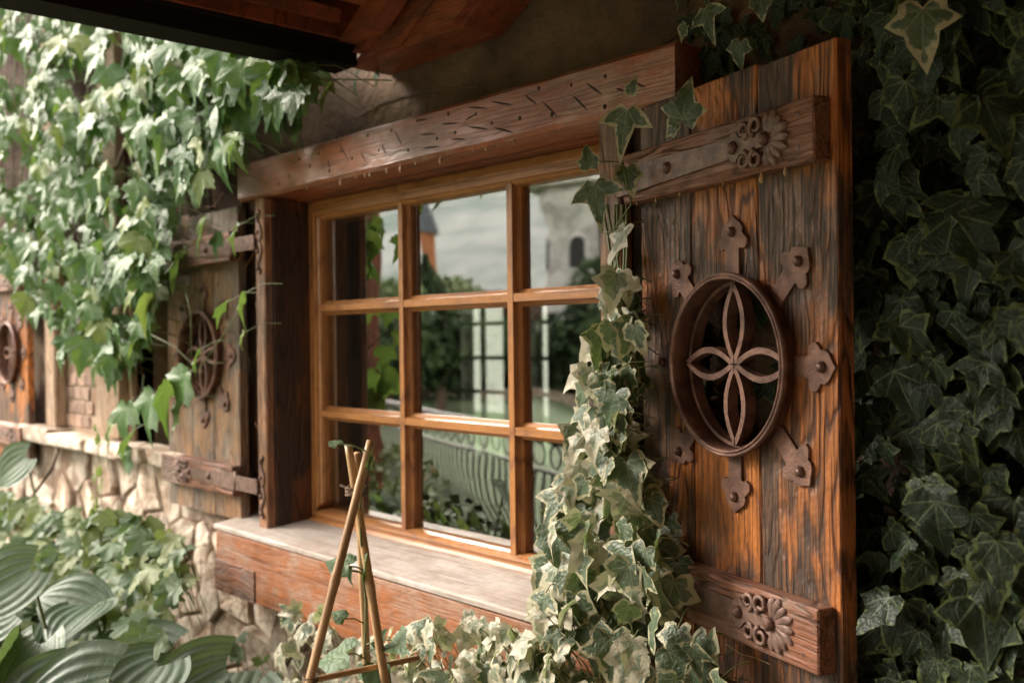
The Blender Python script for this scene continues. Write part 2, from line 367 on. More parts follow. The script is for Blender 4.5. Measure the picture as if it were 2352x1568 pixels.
bm = bmesh.new(); box(bm, (-1.6, -2.6, 0), (.745, -2.4, 4.2)); obj('wall_section', bm, M['plaster'], shade_walls)
# small dark window opening behind the left shutter
bm = bmesh.new(); box(bm, (-4.34, 1.93, 1.12), (-3.95, 1.975, 2.15)); obj('dark_opening', bm, M['hole'], wall)
bm = bmesh.new(); box(bm, (-4.40, 1.70, 1.10), (-4.34, 1.80, 2.15), .004); obj('opening_frame', bm, M['oldpost'], wall)

# ------------------------------------------------------------ stone base wall
def clip(poly, px, pz, nx, nz):
    out = []
    for i in range(len(poly)):
        a = poly[i]; b = poly[(i+1) % len(poly)]
        da = (a[0]-px)*nx+(a[1]-pz)*nz; db = (b[0]-px)*nx+(b[1]-pz)*nz
        if da <= 0: out.append(a)
        if (da < 0) != (db < 0) and da != db:
            t = da/(da-db); out.append((a[0]+(b[0]-a[0])*t, a[1]+(b[1]-a[1])*t))
    return out
stone_wall = thing('stone_base_wall', 'pale rubble stone base wall below the window sill and plaster', 'wall')
seeds = []
rs = random.Random(5)
zc = .06; row = 0
while zc < 1.16:
    x = -7.4+rs.uniform(0, .1)
    while x < -.9:
        seeds.append((x+rs.uniform(-.06, .06), zc+rs.uniform(-.07, .07), x)); x += rs.choice((.15, .22, .31))*(1 if x > -5 else 1.25)
    zc += .185; row += 1
def stone_top(x): return 1.13 if x < -3.36 else .74
for (sx, sz, _) in seeds:
    if sz > stone_top(sx): continue
    poly = [(sx-.4, sz-.4), (sx+.4, sz-.4), (sx+.4, sz+.4), (sx-.4, sz+.4)]
    for (tx, tz, _) in seeds:
        dx, dz = tx-sx, tz-sz
        d2 = dx*dx+dz*dz
        if 1e-9 < d2 < .5:
            L = math.sqrt(d2); poly = clip(poly, (sx+tx)/2-dx/L*.006, (sz+tz)/2-dz/L*.006, dx/L, dz/L)
    top = stone_top(sx); poly = clip(poly, 0, top, 0, 1); poly = clip(poly, 0, .0, 0, -1)
    if len(poly) < 3: continue
    cx_ = sum(p[0] for p in poly)/len(poly); cz_ = sum(p[1] for p in poly)/len(poly)
    # round off corners
    pts = []
    for i in range(len(poly)):
        a, b = poly[i], poly[(i+1) % len(poly)]; z_ = poly[i-1]
        q1_, q2_ = rs.uniform(.08, .2), rs.uniform(.08, .2); pts.append((a[0]*(1-q1_)+z_[0]*q1_, a[1]*(1-q1_)+z_[1]*q1_)); pts.append((a[0]*(1-q2_)+b[0]*q2_, a[1]*(1-q2_)+b[1]*q2_))
    bm = bmesh.new(); pr = rs.uniform(.012, .032); tx_, tz_ = rs.uniform(-.12, .12), rs.uniform(-.12, .12)
    def R_(s_, y_, k=0): return [bm.verts.new(((p[0]-cx_)*s_, y_-k*((p[0]-cx_)*tx_+(p[1]-cz_)*tz_)+k*rs.uniform(-.007, .007), (p[1]-cz_)*s_)) for p in pts]
    r0, r1, r2 = R_(1, .03), R_(1.0, -pr*.6, 1), R_(.93, -pr, 1)
    cv = bm.verts.new((0, -pr-.004, 0)); n_ = len(pts)
    for i in range(n_):
        j = (i+1) % n_
        bm.faces.new((r0[i], r0[j], r1[j], r1[i])); bm.faces.new((r1[i], r1[j], r2[j], r2[i])); bm.faces.new((r2[i], r2[j], cv))
    obj('stone', bm, M['stone'], stone_wall, False, (cx_, WY-.008, cz_))
bm = bmesh.new(); box(bm, (-7.5, WY-.014, -.05), (-3.36, 1.755, 1.125)); box(bm, (-3.36, WY-.014, -.05), (-.9, 1.755, .75)); obj('mortar', bm, M['mortar'], stone_wall)
# ledge
ledge = thing('stone_ledge', 'rough whitish stone ledge running above the stone base wall', 'ledge')
x = -7.4
while x < -3.75:
    L = rs.uniform(.3, .6); x1 = min(x+L, -3.68)
    bm = bmesh.new(); box(bm, (x+.004, 1.60+rs.uniform(-.015, .015), 1.10+rs.uniform(-.012, .01)), (x1-.004, 1.75, 1.165+rs.uniform(-.012, .012)), .012, 2, .008)
    obj('stone', bm, M['stone'], ledge, True); x = x1

clad = thing('timber_cladding', 'dark brown vertical boards on the upper wall behind the hanging vine', 'cladding')
x = -6.3
while x < -3.30:
    bm = bmesh.new(); box(bm, (x, 1.695+rs.uniform(-.004, .004), 1.96+.05*(x > -4.4)), (min(x+.158, -3.29), WY-.003, 3.9), .003); obj('board', bm, M['darkboard'], clad); x += .162
# timber posts of the house wall
def timber(x0, x1, z0, z1, label, y0=1.655):
    bm = bmesh.new(); box(bm, (x0, y0, z0), (x1, WY-.002, z1), .006)
    tag(obj('timber_post', bm, M['oldpost']), label, 'post', 'timber posts of the house wall')
timber(-4.60, -4.38, 1.17, 3.6, 'old brown timber post rising out of the leaves between the two shuttered windows')
timber(-5.36, -5.22, 1.17, 3.6, 'weathered timber post beside the far left shutter, half hidden by leaves')
# brick fragment by the far shutter
bf = thing('brick_patch', 'patch of small old bricks bare of plaster beside the far left shutter', 'bricks')
for r_ in range(4):
    for k in range(3):
        x = -5.215+k*.105+(.05 if r_ % 2 else 0); bm = bmesh.new(); box(bm, (x, 1.711, 1.18+r_*.068), (x+.099, WY+.02, 1.18+r_*.068+.058), .004, 1, .003)
        obj('brick', bm, M['brick'], bf)

# ------------------------------------------------------------ window
win = thing('window', 'large wooden window with nine panes, nail scarred lintel and deep sill', 'window')
bm = bmesh.new()
# lintel with slightly wavy edges
NX = 40; vs = []
for i in range(NX+1):
    x = -3.175+(1.90)*i/NX; a = .003*noise.noise(Vector((x*4, 0, 1))); b = .003*noise.noise(Vector((x*4, 5, 1)))
    ring = [(x, 1.745, 2.075+a), (x, 1.628, 2.074+a), (x, 1.618, 2.084+a), (x, 1.618, 2.189+b), (x, 1.628, 2.199+b), (x, 1.745, 2.199+b)]
    vs.append([bm.verts.new(p) for p in ring])
for i in range(NX):
    for k in range(6): bm.faces.new((vs[i][k], vs[i][(k+1) % 6], vs[i+1][(k+1) % 6], vs[i+1][k]))
bm.faces.new(vs[0]); bm.faces.new(vs[-1][::-1])
lintel = obj('lintel', bm, M['lintel'], win)
# inner soffit part of lintel over the frame
bm = bmesh.new(); box(bm, (-3.06, 1.747, 2.066), (-1.42, 1.96, 2.16), .002); obj('head_board', bm, M['rafter'], win)
# gouges: chisel slits and nail holes, cut marks standing as thin dark wedges
def V2(px, py): # crop pixel of the lintel close-up -> view pixel
    return ((800+px*.3614)*.9408, py*.3614*.9408)
slits = [((80, 975), (140, 1085)), ((220, 1020), (262, 1100)), ((360, 960), (402, 1062)), ((445, 870), (505, 985)), ((600, 815), (672, 806)), ((0, 1070), (18, 1155)),
 ((622, 912), (740, 903)), ((640, 1000), (760, 990)), ((765, 840), (885, 832)), ((835, 940), (935, 942)), ((945, 855), (1088, 875)), ((945, 725), (1082, 733)),
 ((1100, 685), (1250, 712)), ((1120, 862), (1258, 898)), ((930, 812), (1000, 772)), ((1330, 640), (1412, 708)), ((1452, 688), (1555, 790)), ((1655, 645), (1755, 745)),
 ((1745, 560), (1855, 642)), ((2040, 545), (2145, 590)), ((1950, 600), (2000, 615))]
for (a, b) in slits:
    pa, pb = P(*V2(*a), 1.618), P(*V2(*b), 1.618); d = (pb-pa).normalized(); q = Vector((d.z, 0, -d.x)); mid = (pa+pb)/2; L = (pb-pa).length/2
    bm = bmesh.new(); wv = []
    for t, h in ((-1, .0003), (-.6, .0019), (0, .0026), (.6, .0019), (1, .0003)):
        c = mid+d*L*t; wv.append([bm.verts.new(c+q*h+Vector((0, .0, 0))), bm.verts.new(c-q*h), bm.verts.new(c+Vector((0, -.0009, 0)))])
    for i in range(4):
        bm.faces.new((wv[i][0], wv[i+1][0], wv[i+1][2], wv[i][2])); bm.faces.new((wv[i][1], wv[i][2], wv[i+1][2], wv[i+1][1]))
    obj('gouge', bm, M['dark'], win)
holes = [(62, 932), (270, 917), (345, 1016), (430, 880), (543, 1015), (605, 815), (165, 1070), (738, 935), (815, 770), (860, 895), (1000, 772), (1108, 832), (1298, 800), (1515, 775), (1425, 598), (1645, 575), (1872, 722), (1875, 518), (745, 722), (90, 1020), (10, 1155)]
hd = None
for h in holes+[(-120, 1120), (-190, 1075), (-260, 1190), (-330, 1240), (-60, 1040)]:
    p = P(*V2(*h), 1.618)
    if hd is None:
        bm = bmesh.new(); dome(bm, (0, 0, 0), .0058, .0016, 8, rings=2); hd = obj('nail', bm, M['dark'], win, True).data; o = bpy.data.objects[-1] if False else None
        win_first = [c for c in win.children if c.name.startswith('nail')][0]; win_first.location = p
    else:
        o = link('nail', hd, win); o.location = p; s_ = random.uniform(.7, 1.15); o.scale = (s_, 1, s_)
# resin drops under the lintel
for (px, py) in [(88, 1245), (190, 1205), (253, 1192), (285, 1185), (400, 1162), (492, 1152), (592, 1130), (762, 1095), (983, 1025), (1070, 1010), (1150, 995), (1263, 970), (1572, 910), (-140, 1300)]:
    p = P(*V2(px, py), 1.622); p.z = 2.075; bm = bmesh.new(); s_ = random.uniform(.6, 1.2)
    if px in (88, 492, 762): s_ = 1.5
    prof = [(.0005, .001), (.0012, -.003), (.0026, -.008), (.0030, -.011), (.0020, -.0135), (.0002, -.0145)]
    lathe(bm, [(r*s_, z*s_) for r, z in prof], (0, 0, 0), 7, 'z', closed=False); obj('resin_drop', bm, M['resin'], win, True, p)
# jambs
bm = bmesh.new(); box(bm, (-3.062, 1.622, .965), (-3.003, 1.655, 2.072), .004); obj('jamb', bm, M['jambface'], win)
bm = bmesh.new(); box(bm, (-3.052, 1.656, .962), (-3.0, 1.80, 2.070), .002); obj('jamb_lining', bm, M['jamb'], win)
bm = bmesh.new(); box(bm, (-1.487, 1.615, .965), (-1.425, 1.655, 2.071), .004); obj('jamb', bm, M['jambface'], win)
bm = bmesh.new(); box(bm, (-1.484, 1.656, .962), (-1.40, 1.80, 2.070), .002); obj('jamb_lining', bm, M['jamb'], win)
# frame members: mitred prism with moulded profile.  profile = (inset from outer edge, y)
FX0, FX1, FZ0, FZ1 = -2.999, -1.486, .985, 2.064
prof = [(0, 1.90), (0, 1.790), (.018, 1.786), (.020, 1.792), (.030, 1.792), (.032, 1.786), (.048, 1.786), (.051, 1.793), (.058, 1.797), (.062, 1.806), (.064, 1.822), (.064, 1.90)]
def member(name, a, b, inward, mat, parent, prof):
    """a,b outer corners (x,z); inward: unit normal into the opening; ends mitred"""
    bm = bmesh.new(); ax, az = a; bx, bz = b; L = math.hypot(bx-ax, bz-az); dx, dz = (bx-ax)/L, (bz-az)/L; r = []
    for e, (cx0, cz0), sgn in ((0, a, 1), (1, b, -1)):
        r.append([bm.verts.new((cx0+inward[0]*i+dx*sgn*i, y, cz0+inward[1]*i+dz*sgn*i)) for i, y in prof])
    n_ = len(prof)
    for k in range(n_): bm.faces.new((r[0][k], r[0][(k+1) % n_], r[1][(k+1) % n_], r[1][k]))
    bm.faces.new(r[0][::-1]); bm.faces.new(r[1]); return obj(name, bm, mat, parent)
member('stile', (FX0, FZ0), (FX0, FZ1), (1, 0), M['sash'], win, prof); member('stile', (FX1, FZ0), (FX1, FZ1), (-1, 0), M['sash'], win, prof)
prail = [(0, 1.90), (0, 1.772), (.010, 1.770), (.022, 1.778), (.024, 1.786), (.032, 1.787), (.036, 1.781), (.046, 1.783), (.056, 1.797), (.060, 1.812), (.062, 1.90)]
member('top_rail', (FX0, FZ1), (FX1, FZ1), (0, -1), M['sashx'], win, prof); member('bottom_rail', (FX0, FZ0-.01), (FX1, FZ0-.01), (0, 1), M['sashx'], win, [(i*.75, y) for i, y in prail])
mprof = [(-.024, 1.826), (-.023, 1.816), (-.014, 1.808), (-.0115, 1.800), (-.0105, 1.792), (.0105, 1.792), (.0115, 1.800), (.014, 1.808), (.023, 1.816), (.024, 1.826), (.02, 1.846), (-.02, 1.846)]
mx_ = [-2.470, -1.975]; mz_ = [1.346, 1.703]
xs = [FX0+.058, *mx_, FX1-.058]; zs = [FZ0+.036, *mz_, FZ1-.060]
for x in mx_:
    bm = bmesh.new(); prism(bm, [(x+a, y) for a, y in mprof], 'z', zs[0]-.01, zs[3]+.006); obj('muntin', bm, M['sash'], win)
for z in mz_:
    for i in range(3):
        bm = bmesh.new(); x0 = xs[i]+(.009 if i else -.004); x1 = xs[i+1]-(.009 if i < 2 else -.004)
        prism(bm, [(y+.0015, z+a) for a, y in mprof], 'x', x0, x1); obj('muntin', bm, M['sashx'], win)
for i in range(3):
    for j in range(3):
        bm = bmesh.new(); e = .004
        box(bm, (xs[i]+e, GL, zs[j]+e), (xs[i+1]-e, GL+.004, zs[j+1]-e)); obj('pane', bm, M['glass'], win)
# sill: weathered top board over a heavy beam
bm = bmesh.new(); prism(bm, [(1.557, .946), (1.557, .957), (1.562, .961), (1.615, .968), (1.80, .984), (1.90, .984), (1.90, .942), (1.565, .942)], 'x', -3.268, -1.25); obj('sill_board', bm, M['silltop'], win)
bm = bmesh.new(); box(bm, (-3.262, 1.562, .735), (-1.255, 1.757, .941), .006, 2); obj('sill_beam', bm, M['sill'], win)
bm = bmesh.new(); box(bm, (-3.264, 1.5575, .735), (-2.98, 1.5615, .842), .001); obj('beam_patch', bm, M['batten'], win)

# ------------------------------------------------------------ shutters
CUT = None
def punch(o, cx, cz, r):
    bm = bmesh.new(); bmesh.ops.create_cone(bm, cap_ends=True, segments=48, radius1=r, radius2=r, depth=.2, matrix=Matrix.Translation((cx, 0, cz)) @ Matrix.Rotation(rad(90), 4, 'X'))
    me = bpy.data.meshes.new('cut'); bm.to_mesh(me); bm.free(); c = bpy.data.objects.new('cut', me); C.objects.link(c)
    par = o.parent; o.parent = None
    md = o.modifiers.new('b', 'BOOLEAN'); md.object = c; md.operation = 'DIFFERENCE'; md.solver = 'EXACT'
    bpy.context.view_layer.update()
    dg = bpy.context.evaluated_depsgraph_get(); nm = bpy.data.meshes.new_from_object(o.evaluated_get(dg)); o.modifiers.clear(); o.data = nm
    o.parent = par; bpy.data.objects.remove(c)

def arm_outline(L):
    h = [(0, .0185), (L-.062, .0175), (L-.060, .022), (L-.063, .032), (L-.056, .041), (L-.045, .041), (L-.037, .033), (L-.034, .026), (L-.026, .029), (L-.016, .023), (L-.008, .008), (L, .0)]
    return h+[(a, -b) for a, b in h[-2::-1]]
def make_shutter(name, label, loc, rz, m, W_, cxw, seams, zlow=.957, group=None, ztop=2.073, wmat='shutter'):
    """origin at the hinge foot; x runs away from the hinge (m=-1: to the left), front faces -y"""
    t = thing(name, label, 'shutter', loc, rz, group)
    z0 = zlow-loc[2]; z1 = ztop-loc[2]; cz = 1.544-loc[2]
    ed = [0]+seams+[W_]
    for i in range(len(ed)-1):
        bm = bmesh.new(); g = .0016; jz = random.uniform(-.006, .006)
        xa, xb = ed[i]+(g if i else 0), ed[i+1]-(g if i < len(ed)-2 else 0)
        box(bm, (xa*m, random.uniform(-.001, .001), z0+random.uniform(-.004, .004)), (xb*m, .034, z1+jz), .0025, 1)
        o = obj('plank', bm, M[wmat], t)
        if xb > cxw-.159 and xa < cxw+.159:
            punch(o, cxw*m, cz, .158)
            if xa > cxw-.159 and xb < cxw+.159:   # the wheel hole cuts this plank in two lengths
                up = o.copy(); up.data = o.data.copy(); C.objects.link(up)
                for ob_, keep in ((o, -1), (up, 1)):
                    b2 = bmesh.new(); b2.from_mesh(ob_.data); bmesh.ops.delete(b2, geom=[v for v in b2.verts if (v.co.z-cz)*keep < 0], context='VERTS'); b2.to_mesh(ob_.data); b2.free()
    for zb in ((1.874, 1.978), (1.052, 1.158)):
        bm = bmesh.new(); box(bm, (-.012*m, -.037, zb[0]-loc[2]), ((W_-.012)*m, -.001, zb[1]-loc[2]), .003, 1, .0015); o = obj('batten', bm, M['batten'], t)
        # strap hinge with acanthus head
        zc = (zb[0]+zb[1])/2-loc[2]+(-.0 if zb[0] > 1.5 else .004); bm = bmesh.new(); yf, yb = -.0425, -.0372
        hx = cxw+.045; L0 = hx
        pts = [(-.03, -.031), (-.02, -.031), (L0-.005, -.018), (L0, -.025), (L0+.012, -.026), (L0+.022, -.014), (L0+.05, -.014), (L0+.085, -.012), (L0+.085, .012), (L0+.05, .014), (L0+.022, .014), (L0+.012, .026), (L0, .025), (L0-.005, .018), (-.02, .029), (-.03, .029)]
        tilt = -.02 if zb[0] > 1.5 else .0
        prism(bm, [(a, zc+b+tilt*(.3-a)*.6) for a, b in pts], 'y', yb, yf, m)
        st = obj('strap_hinge', bm, M['irondark'], t)
        bc = (hx+.088, zc)
        # scrolls
        for sx_, sz_, r_, st0 in ((hx+.035, .026, .0150, 1), (hx+.068, .028, .0165, -1), (hx+.035, -.026, .0150, 1), (hx+.068, -.028, .0165, -1)):
            sg = 1 if sz_ > 0 else -1; path = []
            for k in range(15):
                a = rad(-80)*1+k/14*rad(400); rr = r_*(1-.55*k/14); path.append(((sx_+st0*rr*math.cos(a))*m, yf-.001, zc+sz_+sg*rr*math.sin(a)))
            b2 = bmesh.new(); tube(b2, path, .0052, 6, r2=.0035); obj('scroll', b2, M['irondark'], st, True)
        # shell petals
        for k in range(9):
            a = rad(-82+k*20.5); Lp = .056-.010*abs(k-4)/4+(.004 if k % 2 else 0); ww = .0088
            d = Vector((math.cos(a), 0, math.sin(a))); q = Vector((-math.sin(a), 0, math.cos(a))); c0 = Vector((bc[0], 0, bc[1])); b2 = bmesh.new(); R2 = []
            for tt, wd, hh in ((.008, .5, .004), (.025, .75, .0065), (Lp*.7, 1.05, .0085), (Lp*.9, .8, .007), (Lp, .12, .004)):
                row = []
                for s_, h2 in ((-1, 0), (-.55, .8), (0, .45), (.55, .8), (1, 0)):
                    p = c0+d*tt+q*wd*ww*s_; row.append(b2.verts.new((p.x*m, -.0372-hh*h2-(0 if h2 == 0 else .001), p.z)))
                R2.append(row)
            for i in range(4):
                for j in range(4): b2.faces.new((R2[i][j], R2[i][j+1], R2[i+1][j+1], R2[i+1][j]))
            obj('shell_petal', b2, M['irondark'], st, True)
        for bx in (.16 if hx > .3 else .12, hx+.006, hx+.090):
            b2 = bmesh.new(); dome(b2, (bx*m, yf+.0005, zc+tilt*(.3-bx)*.6), .0125, .011, 9); obj('bolt', b2, M['bolt'], st)
        # pintle knuckle
        b2 = bmesh.new(); tube(b2, [(-.034*m, -.034, zc-.034), (-.034*m, -.034, zc+.034)], .0085, 10); obj('knuckle', b2, M['irondark'], st, True)
        for zz in (-.03, .03):
            b2 = bmesh.new(); dome(b2, ((W_-.048)*m, -.0368, (zb[0]+zb[1])/2-loc[2]+zz*.9), .0055, .0012, 8, rings=2); obj('screw', b2, M['bolt'], o)
    # iron wheel
    wp = [(.1545, .034), (.1545, -.020), (.1543, -.030), (.1558, -.0345), (.1585, -.0355), (.1605, -.0335), (.1612, -.0315), (.1620, -.0335), (.1650, -.0345), (.1675, -.0315), (.1680, -.0260), (.1655, -.0215), (.1610, -.0205), (.1610, -.003), (.1585, .0), (.1585, .034)]
    bm = bmesh.new(); lathe(bm, wp, (cxw*m, 0, cz), 64); wheel = obj('iron_wheel', bm, M['iron'], t, True)
    bm = bmesh.new(); lathe(bm, [(.1535, .004), (.1535, .028), (.1475, .028), (.1470, .005)], (cxw*m, 0, cz), 48); obj('inner_band', bm, M['iron'], wheel, False)
    for k in range(4):
        a = k*math.pi/2; d = Vector((math.cos(a), 0, math.sin(a))); q = Vector((-math.sin(a), 0, math.cos(a))); c0 = Vector((cxw*m, 0, cz)); Lp = .150; nseg = 18
        out, inn = [], []
        for i in range(nseg+1):
            tt = i/nseg; ww = .0295*math.sin(math.pi*tt)**.9+.002; out.append((tt*Lp, ww))
            ti = .10+.80*tt; wi = max(0.0003, (.0295*math.sin(math.pi*ti)**.9+.002-.0115)); inn.append((ti*Lp, wi if 0 < i < nseg else .0003))
        bm = bmesh.new(); yf, yb = -.006, .018
        def ring_(side, arr, y): return [bm.verts.new(c0+d*a_+q*b_*side+Vector((0, y, 0))) for a_, b_ in arr]
        for side in (1, -1):
            of, inf = ring_(side, out, yf), ring_(side, inn, yf); ob, ib = ring_(side, out, yb), ring_(side, inn, yb)
            for i in range(nseg):
                bm.faces.new((of[i], of[i+1], inf[i+1], inf[i])); bm.faces.new((ob[i], ob[i+1], ib[i+1], ib[i]))
                bm.faces.new((of[i], of[i+1], ob[i+1], ob[i])); bm.faces.new((inf[i], inf[i+1], ib[i+1], ib[i]))
        bmesh.ops.remove_doubles(bm, verts=bm.verts[:], dist=.0004)
        obj('petal', bm, M['iron'], wheel)
    for k in range(8):
        a = k*math.pi/4; L = (.098 if k % 4 == 0 else .112) if k % 2 == 0 else .118
        d = Vector((math.cos(a), 0, math.sin(a))); q = Vector((-math.sin(a), 0, math.cos(a))); c0 = Vector((cxw*m, 0, cz))+d*.160
        bm = bmesh.new(); pts = arm_outline(L)
        A_ = [bm.verts.new(c0+d*p[0]+q*p[1]+Vector((0, -.0012, 0))) for p in pts]; B_ = [bm.verts.new(c0+d*p[0]+q*p[1]+Vector((0, -.0068, 0))) for p in pts]
        bm.faces.new(A_); fr = bm.faces.new(B_[::-1]); n_ = len(pts)
        for i in range(n_): bm.faces.new((A_[i], B_[i], B_[(i+1) % n_], A_[(i+1) % n_]))
        bmesh.ops.bevel(bm, geom=list(fr.edges), offset=.0009, segments=1, affect='EDGES')
        obj('arm', bm, M['iron'], wheel)
        b2 = bmesh.new(); dome(b2, c0+d*(L-.030)+Vector((0, -.0065, 0)), .0105, .0105, 8); obj('bolt', b2, M['bolt'], wheel)
    return t
TH = rad(16.9)
Hp = P(1475, 700, 1.62)
sh_r = make_shutter('shutter', 'nearest shutter, brown planks with round iron quatrefoil wheel, swung out beside the dark ivy', (Hp.x, 1.62, .9), -TH, 1, .572, .313, [.178, .377], group='open shutters with iron wheels')
sh_l = make_shutter('shutter', 'middle shutter of greyed planks, flat against the wall left of the nine pane window', (-3.235, 1.645, .9), 0, -1, .60, .275, [.20, .385], wmat='shutter_grey', group='open shutters with iron wheels')
# the far shutter belongs to a second window further left
far_edge = P(62, 800, 1.62)
sh_f = make_shutter('shutter', 'farthest shutter of orange brown planks, its iron wheel cut off by the left frame edge', (far_edge.x-.57, 1.62, .9), 0, 1, .57, .31, [.178, .377], group='open shutters with iron wheels')
# resin drops below the upper batten of the near shutter
for (u_, v_, s_) in ((1506, 461, 1.0), (1560, 440, .8), (1748, 408, 1.6), (1803, 394, 1.3), (1462, 466, .7), (1660, 425, .7)):
    d = ray(u_, v_); nrm = Vector((-math.sin(TH), -math.cos(TH), 0)); H0 = Vector((Hp.x, 1.62, 0)); t_ = ((H0+nrm*.034-EYE).dot(nrm))/d.dot(nrm); p = EYE+d*t_
    loc = Matrix.Rotation(TH, 4, 'Z') @ (p-Vector((Hp.x, 1.62, .9)))
    bm = bmesh.new(); lathe(bm, [(.0008, 0), (.0015, -.003), (.003, -.007), (.0033, -.009), (.002, -.012), (.0002, -.013)], (0, 0, 0), 7, 'z', closed=False)
    o = obj('resin_drop', bm, M['resin'], sh_r, True, (loc.x, -.033, 1.876-.9)); o.scale = (s_, s_, s_)
# S-scroll hinge plates on the left jamb
for z in (1.925, 1.105):
    bm = bmesh.new(); pts = []
    for sgn in (1, -1):
        path = []
        for k in range(22):
            t_ = k/21; path.append((-3.03+.013*math.sin(t_*math.pi*2.0)-.008*(t_ > .9)*math.cos(t_*9), 1.617, z+sgn*(.004+t_*.098)))
        tube(bm, path, lambda q: .0085*(1-.35*abs(math.sin(q*math.pi*2)))+.001, 6)
    for v in bm.verts: v.co.y = 1.6175+(v.co.y-1.617)*.35
    pl = obj('hinge_plate', bm, M['irondark'], win, True)
    for dz in (.032, -.032, .088, -.088):
        b2 = bmesh.new(); dome(b2, (-3.032, 1.6145, z+dz), .0085, .007, 8); obj('bolt', b2, M['bolt'], pl)
    b2 = bmesh.new(); box(b2, (-3.20, 1.606, z-.025), (-3.045, 1.612, z+.025), .001); obj('hinge_arm', b2, M['irondark'], pl)

# ------------------------------------------------------------ porch roof
roof = thing('porch_roof', 'gabled wooden porch roof with dark gutter and reddish brown rafters over the window', 'roof')
SL = math.tan(rad(31)); YF = -1.7
def roofz(x, up=0): return 2.37+up+(x+2.40)*SL
XR = .9   # ridge
def slopebeam(name, x0, x1, y0, y1, lowz, wid, mat, parent, b=.004):
    """rafter rising to the right: horizontal foot from x0 to x0+wid at height lowz"""
    bm = bmesh.new(); z1 = lowz+(x1-x0)*SL
    prism(bm, [(x0, lowz), (x0+wid, lowz), (x1+wid, z1), (x1, z1)], 'y', y0, y1); return obj(name, bm, mat, parent)
slopebeam('rafter', -2.41, 1.2, 1.585, 1.718, 2.372, .50, M['rafter'], roof)
# moulding strips on the face of the wall rafter
slopebeam('trim_strip', -2.36, 1.2, 1.555, 1.584, 2.40, .05, M['rafter'], roof); slopebeam('trim_strip', -2.20, 1.2, 1.574, 1.584, 2.378, .04, M['rafter'], roof)
slopebeam('trim_strip', -2.05, 1.2, 1.56, 1.584, 2.378, .13, M['rafter'], roof)
slopebeam('rafter', -2.345, 1.2, 1.50, 1.560, 2.418, .14, M['rafter'], roof)
slopebeam('rafter', -2.345, 1.2, .98, 1.04, 2.425, .13, M['rafter'], roof)
slopebeam('rafter', -2.345, 1.2, YF, YF+.06, 2.425, .13, M['rafter'], roof)
for k in range(9):  # right-hand rafters fall away again beyond the ridge
    pass
# soffit boards running along the eave
x = -2.34
k = 0
while x < 3.4:
    bm = bmesh.new(); x1 = x+.118
    prism(bm, [(x+.002, roofz(x, .122)), (x1, roofz(x1, .122)), (x1, roofz(x1, .142)), (x+.002, roofz(x, .142))], 'y', YF-.05, 1.719); obj('soffit_board', bm, M['soffit'], roof); x = x1+.002
bm = bmesh.new(); prism(bm, [(-2.40, roofz(-2.40, .147)), (3.5, roofz(3.5, .147)), (3.5, roofz(3.5, .27)), (-2.40, roofz(-2.40, .27))], 'y', YF-.08, 1.719); obj('roof_deck', bm, M['gutter'], roof)
# fascia, gutter and mouldings
bm = bmesh.new(); prism(bm, [(-2.372, 2.43), (-2.372, 2.535), (-2.352, 2.535), (-2.352, 2.43)], 'y', YF-.05, 1.58); obj('fascia', bm, M['rafter'], roof)
bm = bmesh.new(); prism(bm, [(-2.352, 2.468), (-2.352, 2.50), (-2.325, 2.50), (-2.334, 2.468)], 'y', YF-.05, 1.50); obj('moulding', bm, M['rafter'], roof)
bm = bmesh.new(); prism(bm, [(-2.376, 2.37), (-2.376, 2.475), (-2.385, 2.478), (-2.388, 2.39), (-2.49, 2.39), (-2.50, 2.48), (-2.507, 2.48), (-2.500, 2.375), (-2.49, 2.37)], 'y', YF-.07, 1.582); obj('gutter', bm, M['gutter'], roof)
bm = bmesh.new(); prism(bm, [(-2.376, 2.42), (-2.376, 2.432), (-2.366, 2.430), (-2.366, 2.424)], 'y', YF-.07, 1.582); obj('gutter_bead', bm, M['gutter'], roof)

# ------------------------------------------------------------ room behind the glass
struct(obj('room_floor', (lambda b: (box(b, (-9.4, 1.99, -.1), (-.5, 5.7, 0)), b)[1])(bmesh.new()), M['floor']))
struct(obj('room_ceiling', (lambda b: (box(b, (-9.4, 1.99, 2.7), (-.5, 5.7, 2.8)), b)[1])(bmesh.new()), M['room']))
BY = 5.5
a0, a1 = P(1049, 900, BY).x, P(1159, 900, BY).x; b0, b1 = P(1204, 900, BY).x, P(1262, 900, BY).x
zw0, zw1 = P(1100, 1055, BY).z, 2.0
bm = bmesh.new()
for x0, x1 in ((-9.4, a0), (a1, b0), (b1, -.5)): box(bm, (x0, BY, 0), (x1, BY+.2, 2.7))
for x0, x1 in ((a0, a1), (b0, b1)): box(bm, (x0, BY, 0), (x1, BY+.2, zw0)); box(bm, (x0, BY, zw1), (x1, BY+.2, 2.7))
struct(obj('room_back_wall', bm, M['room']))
bm = bmesh.new(); box(bm, (-9.5, 1.99, 0), (-9.4, BY+.2, 2.8)); box(bm, (-.5, 1.99, 0), (-.4, BY+.2, 2.8)); struct(obj('room_side_walls', bm, M['room']))
